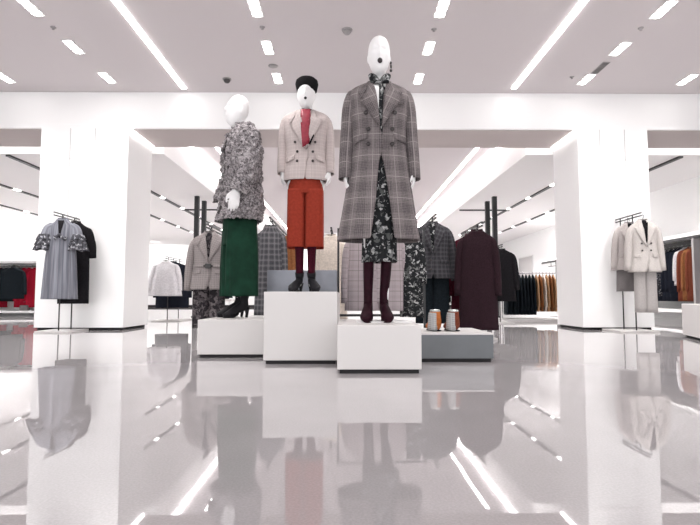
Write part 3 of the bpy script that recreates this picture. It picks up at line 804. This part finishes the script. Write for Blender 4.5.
def hung_top(name, label, cat, loc, rz=0, W=.19, L=.6, mat='pale_suit', d=.075, hem=None, sl=.5, v=None, lap=False, buttons=(), flaps=False, fold=.02, group=None,
             collar=True, nz=30, n=44, sw=.05, belt=None, under=None, hook='black', spread=.05):
    """garment on a hanger; origin = where the hook sits on the rail; front to -Y"""
    root = empty(name, loc, rz, label, cat, group)
    m = M[mat]; hem = hem or W*1.08
    z0 = -.062; zb = z0 - L
    if v:
        zv = z0 - v
        rings = [(zb, hem, d*1.25, 0, -.012, .02, fold), (zb+(zv-zb)*.5, (hem+W*.93)/2, d*1.15, 0, .03, -.02, fold*.4), (zv, W*.93, d*1.08, 0, .03, -.026, 0), (zv+.04, W*.93, d*1.08, 0, .01, -.005, 0), (z0-.13, W, d, 0, -.05, .052, 0),
                 (z0-.068, W*.97, d*.72, 0, -.052, .054, 0), (z0-.03, W*.62, d*.6, 0, -.052, .054, 0), (z0, .066, d*.6, 0, -.048, .05, 0)]
    else:
        rings = [(zb, hem, d*1.3, 0, None, None, fold), (zb+L*.5, (hem+W)/2, d*1.15, 0, None, None, fold*.5), (z0-.18, W*.97, d, 0, None, None, 0), (z0-.075, W*.97, d*.72, 0, None, None, 0), (z0-.035, W*.62, d*.6, 0, None, None, 0), (z0, .066, d*.6, 0, None, None, 0)]
    sf = Surf(rings, 2.4, 9, random.random()*6)
    bd = sf.build(MB(), nz, n).build('body', m, root, solid=.005)
    if sl:
        for s in (-1, 1):
            sleeve(bd, m, [(s*W*.74, 0, z0-.075), (s*W*.93, 0, z0-.11), (s*(W*.97+spread*.35), -.002, z0-.22), (s*(W+spread*.6), -.004, z0-.12-sl*.5), (s*(W+spread*.9), -.012, z0-.12-sl)], [(sw*.5, d*.45), (sw*.75, d*.65), (sw*.9, d*.75), (sw*.9, d*.75), (sw*.8, d*.7)], 4, 12)
    if lap:
        collar_lapels(sf, bd, m, z0-v+.01, .004, z0-.005, .042, W*.48, notch=min(.12, v*.4), off=.010)
    if v:
        inner = Surf([(zb+.03, W*.88, d*.8, 0), (z0-.12, W*.9, d*.8, 0), (z0-.03, W*.5, d*.45, 0), (z0, .05, d*.4, 0)], 2.4)
        inner.build(MB(), 10, 28).build('lining', M[under or 'black_cloth'], bd, solid=.002)
    if collar: neck_roll(bd, m, z0-.004, .064, d*.62, .0, .032)
    for bx, bz in buttons: button(sf, bx, z0-bz, .011, M['button'], bd)
    if flaps:
        for s in (-1, 1):
            patch(MB(), [(s*W*.42, z0-L*.66), (s*W*.86, z0-L*.66-.008), (s*W*.86, z0-L*.66-.045), (s*W*.42, z0-L*.66-.037)][::s], sf, .009).build('pocket_flap', m, bd, solid=.005)
    if belt:
        zz = z0 - belt; w, dd = sf.at(zz)[:2]
        pts = [(w*1.03*sgn(math.sin(a), 2/2.4), -dd*1.12*sgn(math.cos(a), 2/2.4), zz) for a in np.linspace(0, 2*PI, 49)]
        bt = MB().tube(pts, [(.006, .018)]*49, 8, 1, ref=(0, 0, 1)).build('belt', m, root)
        MB().box(-.03, .03, -dd*1.12-.016, -dd*1.12-.004, zz-.024, zz+.024).build('buckle', M['steel'], bt, smooth=False, bevel=.004)
    hanger_into(root, M[hook], W*.72)
    return root

def hung_trousers(name, label, loc, rz=0, W=.14, L=.8, mat='pale_trouser', d=.05, drop=.1, hem=None, cat='trousers', group=None, crotch=.26):
    root = empty(name, loc, rz, label, cat, group)
    mb = MB(); z0 = -drop; hw = (hem or W*.52)
    Surf([(z0-crotch-.02, W, d*1.1, 0, None, None, .01), (z0-crotch*.5, W, d, 0, None, None, 0), (z0, W*.85, d*.7, 0, None, None, 0)], 2.6).build(mb, 8, 36)
    for s in (-1, 1):
        Surf([(z0-L, hw, d*1.05, 0, None, None, .02, s*W*.50), (z0-L*.6, W*.50, d, 0, None, None, .01, s*W*.50), (z0-crotch*.8, W*.49, d, 0, None, None, 0, s*W*.49)], 2.5, 6, s).build(mb, 14, 28)
    mb.build('cloth', M[mat], root, solid=.004)
    h = MB(); h.tube([(-W*.8, 0, z0+.0), (W*.8, 0, z0+.0)], [.006, .006], 8); h.tube([(0, 0, z0), (0, 0, -.02), (.011, 0, -.006), (.011, 0, .006), (0, 0, .013), (-.010, 0, .005)], [.003]*6, 8, 3)
    h.build('hanger', M['black'], root)
    return root

def hung_skirt(name, label, loc, rz, W, L, mat, d=.05, drop=.1, hem=None, fold=.05, cat='skirt', group=None):
    root = empty(name, loc, rz, label, cat, group); z0 = -drop
    Surf([(z0-L, hem or W*1.2, d*1.3, 0, None, None, fold), (z0-L*.5, W*1.08, d*1.1, 0, None, None, fold*.5), (z0, W*.9, d*.7, 0, None, None, 0)], 2.4, 11).build(MB(), 16, 48).build('cloth', M[mat], root, solid=.004)
    h = MB(); h.tube([(-W*.8, 0, z0), (W*.8, 0, z0)], [.006, .006], 8); h.tube([(0, 0, z0), (0, 0, -.02), (.011, 0, -.006), (.011, 0, .006), (0, 0, .013), (-.010, 0, .005)], [.003]*6, 8, 3)
    h.build('hanger', M['black'], root)
    return root

def t_rack(x, y0, y1, h, label, name='display_rack', bw=.24, over=.20, foot=True, dx=0):
    """slim floor rack: white base plate, two poles and a double bar running away from the viewer"""
    ym = (y0+y1)/2
    root = empty(name, (x, ym, 0), 0, label, 'clothes rack')
    a = y0-ym; b = y1-ym
    boxobj('base_plate', -bw+dx, bw+dx, a-.10, b+.10, 0, .022, M['plinth'], root, .003)
    for yy in (a, b):
        MB().cyl((0, yy, .02), (0, yy, h-.05), .0085, 10).build('pole', M['steel'], root)
        MB().cyl((0, yy, h-.05), (0, yy, h+.028), .008, 8).build('post_head', M['steel'], root)
    MB().box(-.008, .008, a-over, b+over, h-.013, h).build('hang_bar', M['steel'], root, smooth=False)
    MB().box(-.010, .010, a-over, b+over, h+.024, h+.036).build('top_bar', M['steel'], root, smooth=False)
    return root

# ---- left pillar rack: ruffled dress, black dress behind
HL = 1.485
t_rack(-3.665, 6.70, 7.0, HL, 'slim rack in front of the left pillar', bw=.22, dx=-.03)
r_ = hung_top('hanging_dress', 'blue grey dress with floral ruffled sleeves on the rack by the left pillar', 'dress', (-3.585, 6.56, HL), R(10), .150, 1.00, 'grey_dress', .085, .195, 0, None, fold=.09, n=72, nz=44)
bd = [c for c in r_.children if c.name.startswith('body')][0]
for s in (-1, 1):
    MB().tube([(s*.11, 0, -.13), (s*.16, -.005, -.18), (s*.180, -.015, -.28), (s*.188, -.02, -.32)], [(.035, .04), (.052, .056), (.066, .066), (.070, .070)], 20, 4, caps=False).build('sleeve', M['grey_dress'], bd, solid=.004)
    for k in range(3):
        P = []; UV = []
        for i in range(5):
            f = i/4; zz = -.25 - .062*k - .075*f; row = []; uv = []
            for j in range(64):
                a = 2*PI*j/64; q = .070 + .013*k + .022*f + .016*f*math.sin(a*9 + k*2)
                row.append((s*(.186+.005*k) + q*math.sin(a), -.02 - q*.85*math.cos(a), zz + .010*f*math.sin(a*5+k)))
            P.append(row); UV.append([(j*.01, f*.1) for j in range(65)])
        mb = MB(); mb.grid(P, UV, True); tag(mb.build('ruffle', M['ruffle'], bd, solid=.003), 'grey and white floral ruffle')
sfd = Surf([(-1.06, .19, .11, 0), (-.55, .17, .1, 0), (-.24, .146, .085, 0), (-.13, .146, .062, 0), (-.062, .066, .05, 0)], 2.4)
patch(MB(), [(-.035, -.075), (.035, -.075), (.006, -.30), (-.006, -.30)][::-1], sfd, .006).build('neck_slit', M['black_cloth'], bd, solid=.002)
MB().tube([(.0, -.098, -.25), (.045, -.112, -.30), (.085, -.116, -.315)], [(.010, .02), (.020, .01), (.03, .008)], 10, 3).build('bow', M['ruffle'], bd)
MB().tube([(.0, -.098, -.25), (-.03, -.112, -.29), (-.06, -.112, -.30)], [(.010, .02), (.020, .01), (.028, .008)], 10, 3).build('bow', M['ruffle'], bd)
hung_top('hanging_dress', 'black short sleeved dress behind the ruffled grey one by the left pillar', 'dress', (-3.57, 6.85, HL), R(12), .17, 1.06, 'black_cloth', .06, .18, .34, None, fold=.03, sw=.065)

# ---- right pillar rack: two pale suits
t_rack(3.735, 6.70, 7.0, HL, 'slim rack in front of the right pillar', bw=.25, dx=0)
hung_top('hanging_blazer', 'pale double breasted blazer, nearer one on the rack by the right pillar', 'blazer', (3.79, 6.56, HL), R(-12), .155, .66, 'pale_suit', .08, .19, .52, .36, True, [(-.055, .30), (.055, .30), (-.05, .39), (.05, .39)], True, group='pale blazers by the right pillar')
hung_trousers('hanging_trousers', 'pale grey straight trousers hanging under the nearer pale blazer', (3.80, 6.575, HL), R(-12), .125, .98, 'pale_trouser', .05, .25)
hung_top('hanging_blazer', 'warm stone blazer, farther one on the rack by the right pillar', 'blazer', (3.77, 6.85, HL), R(-12), .16, .62, 'stone_suit', .06, .19, .50, .36, True, [(-.05, .38), (.05, .38)], True, group='pale blazers by the right pillar')
hung_skirt('hanging_skirt', 'grey taupe skirt under the farther blazer by the right pillar', (3.76, 6.862, HL), R(-12), .14, .66, 'taupe', .04, .30, .16, .03)

# ---- belted tweed blazer rack, left of the plinths
t_rack(-1.49, 5.74, 6.24, 1.200, 'slim rack holding the belted beige blazer left of the plinths', bw=.13, dx=.04)
hung_top('hanging_blazer', 'belted beige tweed blazer hanging left of the low white plinth', 'blazer', (-1.475, 5.61, 1.200), R(8), .175, .61, 'blazer_tweed', .085, .205, .50, .33, True, [(-.04, .36), (.04, .36)], True, belt=.36, under='floral2')
hung_trousers('hanging_trousers', 'dark leaf print trousers under the belted beige blazer', (-1.475, 5.625, 1.200), R(8), .165, .92, 'floral2', .055, .16)
hung_top('hanging_jacket', 'dark navy jacket behind the belted beige blazer', 'jacket', (-1.52, 6.0, 1.200), R(8), .2, .7, 'navy_cloth', .07, .21, .5)

# ---- charcoal jacket rack, right of the tall mannequin
t_rack(.965, 5.74, 6.10, 1.308, 'slim rack holding the charcoal jacket right of the plaid coat', bw=.22)
hung_top('hanging_blazer', 'charcoal check blazer hanging right of the tall plaid coat mannequin', 'blazer', (.935, 5.61, 1.308), R(-8), .19, .60, 'grey_wool', .085, .21, .50, .36, True, [(-.02, .40), (-.02, .50)], True, under='floral')
hung_trousers('hanging_trousers', 'black wide trousers under the charcoal check blazer', (.935, 5.625, 1.308), R(-8), .175, .98, 'ink_teal', .06, .16)
hung_top('hanging_jacket', 'black jacket behind the charcoal check blazer', 'jacket', (.95, 5.92, 1.308), R(-8), .19, .86, 'black_cloth', .07, .24, .52)

# ---- aubergine coat rack behind the grey plinth
t_rack(1.41, 5.54, 6.1, 1.195, 'slim rack holding the dark aubergine coat behind the grey plinth', bw=.17)
hung_top('hanging_coat', 'long dark aubergine coat hanging behind the grey plinth', 'coat', (1.37, 5.40, 1.195), R(-14), .168, 1.02, 'aubergine', .085, .195, .55, None, fold=.018, spread=.035)
hung_top('hanging_coat', 'wine red coat half hidden behind the aubergine coat', 'coat', (1.40, 5.80, 1.195), R(-14), .20, .95, 'wine', .07, .22, .55, None, spread=.035)

# ---- racks in the aisle behind the plinths
t_rack(-.79, 5.56, 7.3, 1.245, 'slim rack with grey plaid coat behind the green trousers', bw=.22)
hung_top('hanging_coat', 'grey plaid coat hanging just right of the green trousers', 'coat', (-.79, 5.42, 1.245), R(8), .125, .92, 'grey_plaid', .085, .16, .55, None, spread=.02)
hung_top('hanging_jacket', 'tan brown jacket behind the rust trousers, beside the grey plaid coat', 'jacket', (-.79, 6.45, 1.245), R(8), .12, .80, 'tan', .07, .14, .45, None, spread=.02)
hung_top('hanging_jacket', 'wine jacket peeking out right of the tan brown jacket', 'jacket', (-.79, 7.05, 1.245), R(8), .12, .80, 'wine', .07, .14, .45, None, spread=.02)
t_rack(-.17, 6.10, 6.5, 1.21, 'slim rack with the cream coat between the two front mannequins', bw=.2)
hung_top('hanging_coat', 'cream coat hanging between the rust trousers and the plaid coat', 'coat', (-.17, 5.97, 1.21), R(-10), .15, .95, 'cream', .08, .18, .55, None, spread=.03)

# ---- frame rail behind the tall mannequin with window check coat and floral dresses
fx0, fx1, fy, fh = -.075, .76, 5.05, 1.12
root = empty('frame_rail', ((fx0+fx1)/2, fy, 0), 0, 'black frame clothes rail behind the tall plaid coat mannequin', 'clothes rail')
hw = (fx1-fx0)/2
for s in (-1, 1):
    MB().box(s*hw-.010, s*hw+.010, -.010, .010, .0, fh).build('post', M['black'], root, smooth=False)
    MB().box(s*hw-.015, s*hw+.015, -.22, .22, 0, .018).build('foot', M['black'], root, smooth=False)
MB().box(-hw, hw, -.008, .008, fh-.014, fh).build('top_bar', M['black'], root, smooth=False)
MB().box(-hw, hw, -.010, .010, .262, .285).build('bottom_bar', M['black'], root, smooth=False)
hung_top('hanging_coat', 'pink grey window check coat behind the wine boots, left of the floral dress', 'coat', (.155, fy-.005, fh), R(0), .145, .74, 'pink_grid', .06, .165, .55, None, spread=.02, fold=.015)
hung_top('hanging_coat', 'second pink grey window check coat, nearer the floral dress', 'coat', (.44, fy-.005, fh), R(0), .12, .74, 'pink_grid', .06, .13, .55, None, spread=.02, fold=.015)
hung_top('hanging_dress', 'dark floral dress hanging at the right end of the frame rail', 'dress', (.64, fy-.005, fh), R(-6), .085, .80, 'floral', .06, .11, .36, None, spread=.02, fold=.06)

# ================================================================== FAR STOCK
ORD = ('first', 'second', 'third', 'fourth', 'fifth', 'sixth', 'seventh', 'eighth', 'ninth', 'tenth', 'eleventh', 'twelfth', 'thirteenth', 'fourteenth', 'fifteenth', 'sixteenth')
def row(kind_protos, pts, rz, label_fmt, group, jit=.03):
    """copies of a prototype along a rail; every garment its own object"""
    protos = {}
    for i, (p, key) in enumerate(pts):
        if key not in protos:
            o = kind_protos[key](); protos[key] = o
        else: o = copy_tree(protos[key])
        o.location = p; o.rotation_euler.z = rz + random.uniform(-jit, jit)
        tag(o, label_fmt(i, key), o['category'], group)

# low round rail right of the aubergine coat: black garments, then tan ones by the pillar
ry, rh = 9.75, .905
root = empty('low_rail', (3.55, ry, 0), 0, 'low chrome clothes rail on a white base before the right pillar', 'clothes rail')
boxobj('base', -.70, .70, -.32, .32, 0, .05, M['plinth'], root)
for s in (-.62, .62): MB().cyl((s, 0, .05), (s, 0, rh), .012, 10).build('post', M['chrome'], root)
MB().cyl((-.66, 0, rh-.008), (.66, 0, rh-.008), .008, 10).build('hang_bar', M['chrome'], root)
def side_garment(mat, cat, nm, L=.72, W=.2):
    return lambda: hung_top(nm, None, cat, (0, 0, 0), 0, W, L, mat, .021, W*1.1, L*.7, None, nz=12, n=24, spread=.02, hook='chrome', sw=.035)
P_ = {'k': side_garment('ink_teal', 'jacket', 'hanging_jacket'), 't': side_garment('camel', 'jacket', 'hanging_jacket', .66), 'b': side_garment('tan', 'jacket', 'hanging_jacket', .66), 'c': side_garment('cream', 'jacket', 'hanging_jacket', .66)}
keys = 'kkkkkkkkktbctbt'
names = {'k': 'black', 't': 'camel', 'b': 'tan', 'c': 'cream'}
xs = [3.0 + .064*i for i in range(len(keys))]
row(P_, [((xs[i], ry, rh), k) for i, k in enumerate(keys)], R(80), lambda i, k: f'{names[k]} jacket on the low chrome rail, {ORD[i]} from its left end', 'jackets on the low chrome rail')

# single rack of black coats behind the aubergine coat
t_rack(2.62, 8.86, 9.4, 1.30, 'chrome toned rack with black coats right of the aubergine coat', bw=.22)
hung_top('hanging_coat', 'front black coat on the rack right of the aubergine coat', 'coat', (2.62, 8.72, 1.30), R(-25), .20, .86, 'black_cloth', .08, .22, .55, None)
hung_top('hanging_coat', 'rear black coat on the rack right of the aubergine coat', 'coat', (2.62, 9.12, 1.30), R(-25), .20, .86, 'black_cloth', .08, .22, .55, None)

# white blouse rack behind the left pillar
t_rack(-3.33, 9.76, 10.4, 1.17, 'slim rack with the white blouse right of the left pillar', bw=.26)
hung_top('hanging_blouse', 'white blouse hanging right of the left pillar', 'blouse', (-3.33, 9.62, 1.17), R(12), .20, .64, 'white_cloth', .11, .29, .42, None, fold=.06, sw=.07, n=64)
hung_top('hanging_jacket', 'navy jacket behind the white blouse', 'jacket', (-3.30, 9.95, 1.17), R(12), .27, .86, 'navy_cloth', .08, .30, .55, None)
hung_top('hanging_shirt', 'grey shirt at the back of the white blouse rack', 'shirt', (-3.36, 10.12, 1.17), R(12), .26, .80, 'grey_wool', .08, .30, .5, None)
# low white tables in the distance on the left
def table(x, y, w, d, h, label):
    root = empty('display_table', (x, y, 0), 0, label, 'table')
    boxobj('top', -w, w, -d, d, h-.05, h, M['plinth'], root)
    for sx in (-1, 1):
        for sy in (-1, 1):
            boxobj('leg', sx*(w-.04)-.02, sx*(w-.04)+.02, sy*(d-.04)-.02, sy*(d-.04)+.02, 0, h-.05, M['white_plastic'], root, 0)
table(-3.15, 12.6, .45, .35, .40, 'low white display table beyond the white blouse')
table(2.35, 12.4, .4, .35, .34, 'low white display table beyond the black coats')
def folded(x, y, z, mat, label, nm='folded_garment'):
    root = empty(nm, (x, y, z), 0, label, 'clothing', 'folded clothes on the far tables')
    boxobj('fold', -.14, .14, -.10, .10, 0, .05, M[mat], root, .02)
    boxobj('collar_fold', -.06, .06, -.09, -.02, .05, .06, M[mat], root, .004)
folded(-3.38, 12.5, .40, 'white_cloth', 'folded white garment on the left far table'); folded(-2.95, 12.5, .40, 'black_cloth', 'folded black garment on the left far table'); folded(2.3, 12.3, .34, 'grey_wool', 'folded grey garment on the right far table')

# wall unit on the far left: white alcove with red and black clothes
ux0, ux1, uy, uh = -9.9, -7.1, 12.2, 1.24
root = empty('wall_unit', ((ux0+ux1)/2, uy, 0), 0, 'white alcove unit with red and black clothes at far left', 'shelving unit')
w = (ux1-ux0)/2
boxobj('back_panel', -w, w, .50, .54, 0, uh+.06, M['white_wall'], root, 0)
boxobj('top_panel', -w, w, 0, .50, uh, uh+.06, M['white_wall'], root, 0)
boxobj('side_panel', w-.06, w, 0, .50, 0, uh, M['white_wall'], root, 0); boxobj('side_panel', -w, -w+.06, 0, .50, 0, uh, M['white_wall'], root, 0)
boxobj('shelf', -w+.06, w-.06, 0, .50, .08, .13, M['white_wall'], root, 0)
MB().cyl((-w+.06, .22, uh-.06), (w-.06, .22, uh-.06), .010, 8).build('rail', M['steel'], root)
cz = uh - .06
P_ = {'r': side_garment('red', 'dress', 'hanging_dress', .92, .2), 'k': side_garment('ink_teal', 'jacket', 'hanging_jacket', .78, .21), 'w': side_garment('white_cloth', 'shirt', 'hanging_shirt', .8, .2)}
nm = {'r': 'bright red dress', 'k': 'black jacket', 'w': 'white shirt'}
seq = 'wrrkkkkrrr'
row(P_, [((-8.55 + .135*i, uy+.22, cz+.008), k) for i, k in enumerate(seq)], R(35), lambda i, k: f'{nm[k]} in the far left alcove, {ORD[i]} from the left', 'clothes in the far left alcove')
hung_top('hanging_jacket', 'wide black jacket facing out at the front of the far left alcove', 'jacket', (-7.72, uy-.08, cz+.008), R(0), .24, .72, 'ink_teal', .08, .26, .5, None)
MB_ = bpy.data.objects['wall_unit']
arm = MB().cyl((-7.72-MB_.location.x, -.12, cz), (-7.72-MB_.location.x, .22, cz), .008, 8).build('front_arm', M['steel'], MB_)
def shoe_box(x, y, z, mat, label):
    root = empty('handbag', (x, y, z), 0, label, 'bag', 'bags on the far left shelf')
    boxobj('bag_body', -.10, .10, -.05, .05, 0, .13, M[mat], root, .02)
    MB().tube([(-.05, 0, .12), (-.045, 0, .18), (0, 0, .21), (.045, 0, .18), (.05, 0, .12)], [.006]*5, 8, 3).build('handle', M[mat], root)
shoe_box(-8.3, uy+.12, .13, 'white_cloth', 'white handbag on the low shelf of the far left alcove')
shoe_box(-7.55, uy+.12, .13, 'taupe', 'taupe handbag on the low shelf of the far left alcove')

# right wall: ledge with a rail under it, dark and brown clothes
root = empty('wall_ledge', (XR, 12.2, 0), 0, 'white wall ledge with a clothes rail under it on the right', 'shelf')
boxobj('ledge', -.48, -.001, -4.4, 4.4, 1.56, 1.62, M['white_wall'], root, 0)
boxobj('fascia_strip', -.48, -.44, -4.4, 4.4, 1.50, 1.56, M['steel'], root, 0)
boxobj('low_shelf', -.48, -.001, -4.4, 4.4, .16, .22, M['white_wall'], root, 0)
MB().cyl((-.25, -4.4, 1.42), (-.25, 4.4, 1.42), .012, 8).build('rail', M['steel'], root)
for y in (-4.2, -1.4, 1.4, 4.2): MB().cyl((-.25, y, 1.42), (-.25, y, 1.56), .008, 8).build('bracket', M['steel'], root)
boxobj('back_panel', -.03, -.001, -4.4, 4.4, .22, 1.56, M['dark_plastic'], root, 0)
P_ = {'k': side_garment('navy_cloth', 'jacket', 'hanging_jacket', 1.0, .2), 's': side_garment('sequin', 'jacket', 'hanging_jacket', .9, .2), 'b': side_garment('brick', 'coat', 'hanging_coat', 1.0, .21), 'w': side_garment('white_cloth', 'shirt', 'hanging_shirt', .7, .2), 'o': side_garment('tan', 'coat', 'hanging_coat', .98, .21)}
nm = {'k': 'navy jacket', 's': 'dark flecked jacket', 'b': 'brick brown coat', 'w': 'white shirt', 'o': 'tan coat'}
seq = 'bobwkkkskskks'
row(P_, [((XR-.25, 9.45 + .13*i, 1.432), k) for i, k in enumerate(seq)], R(-25), lambda i, k: f'{nm[k]} under the right wall ledge, {ORD[i]} from the near end', 'clothes under the right wall ledge')
# grey end panel and low white cabinet at the right edge
o = boxobj('partition_panel', 6.22, 6.75, 9.22, 9.28, 0, 1.50, M['grey_plastic'], None, .004); tag(o, 'grey upright end panel at the right edge of the clothes ledge', 'panel')
root = empty('display_cabinet', (4.20, 5.21, 0), R(-19.3), 'low white display cabinet cut by the right edge', 'cabinet')
boxobj('box', -.60, .60, -.5, .5, .03, .375, M['plinth'], root, .006); boxobj('recessed_base', -.57, .57, -.47, .47, 0, .03, M['dark_joint'], root, 0)
# picture panel on the right wall in the distance
root = empty('wall_poster', (XR-.01, 19.4, 1.55), R(-90), 'pale grey picture panel on the far right wall', 'picture')
boxobj('frame', -.75, .75, -.02, 0, -.42, .42, M['white_plastic'], root, 0)
boxobj('print', -.71, .71, -.028, -.02, -.38, .38, M['joint'], root, 0)

# ================================================================== LIGHT
def spot(x, y, z, tx, ty, tz, watt, ang=75, rad=.06, blend=.9):
    l = bpy.data.lights.new('spot', 'SPOT'); l.energy = watt; l.spot_size = R(ang); l.spot_blend = blend; l.shadow_soft_size = rad; l.color = (1, .985, .965)
    o = bpy.data.objects.new('spot_lamp', l); COL.objects.link(o); o.location = (x, y, z)
    o.rotation_euler = (Vector((tx, ty, tz)) - Vector((x, y, z))).to_track_quat('-Z', 'Y').to_euler()
for x in rows:
    for y in dep:
        spot(x, y, CE-.03, x, y + .02, 0, 55, 100)
    for y in (1.2, 3.2, 4.1): spot(x, y, CE-.03, x, y+.35, 0, 45, 100)
# track heads beyond the beam
for x in (-4.26, -5.5, -7.1, -8.65, 4.25, 5.5):
    for y in (9.5, 12.5, 16, 19): spot(x, y, DROP-.05, x, y, 0, 110, 120)
for x in (-1.2, 1.2):
    for y in (9.5, 12.5, 16, 19.5): spot(x, y, CE-.03, x, y, 0, 120, 120)
# spots that wash pillars and beam
for x in (-3.62, 3.73):
    spot(x, 4.2, CE-.03, x, BY0, 1.7, 90, 60)
def wash(x, y, z, sx, sy, direction, watt):  # unseen area lights, added to brighten the side walls
    l = bpy.data.lights.new('added_wall_light', 'AREA'); l.shape = 'RECTANGLE'; l.size = sx; l.size_y = sy; l.energy = watt; l.color = (1, .985, .97)
    o = bpy.data.objects.new('added_wall_light', l); COL.objects.link(o); o.location = (x, y, z)
    o.rotation_euler = Vector(direction).to_track_quat('-Z', 'Y').to_euler()
wash(XR-1.3, 14.5, DROP-.06, .08, 11, (.8, 0, -.6), 270)
wash(XL+1.3, 15.5, DROP-.06, .08, 13, (-.8, 0, -.6), 270)
for x in (-8, -5, -2, 1, 4): spot(x, YB-1.6, DROP-.05, x, YB, 1.6, 110, 120)

w = bpy.data.worlds.new('ambient fill through the open front'); SC.world = w; w.use_nodes = True  # even white ambient, added to light beam, pillars and mannequins from the front
w.node_tree.nodes['Background'].inputs[0].default_value = (.98, .985, 1, 1)
w.node_tree.nodes['Background'].inputs[1].default_value = 1.5

# ================================================================== CAMERA
cam = bpy.data.cameras.new('camera'); co = bpy.data.objects.new('camera', cam); COL.objects.link(co)
cam.sensor_width = 36; cam.lens = 520/700*36
co.location = (0, 0, .45); co.rotation_euler = (R(90) + math.atan(34.5/520), 0, R(-.44))
cam.clip_start = .05
SC.camera = co
SC.view_settings.view_transform = 'Standard'; SC.view_settings.look = 'None'; SC.view_settings.gamma = 1; SC.view_settings.use_curve_mapping = False
SC.view_settings.exposure = 0.65
SC.cycles.use_denoising = True
SC.cycles.sample_clamp_indirect = 6
SC.cycles.max_bounces = 8
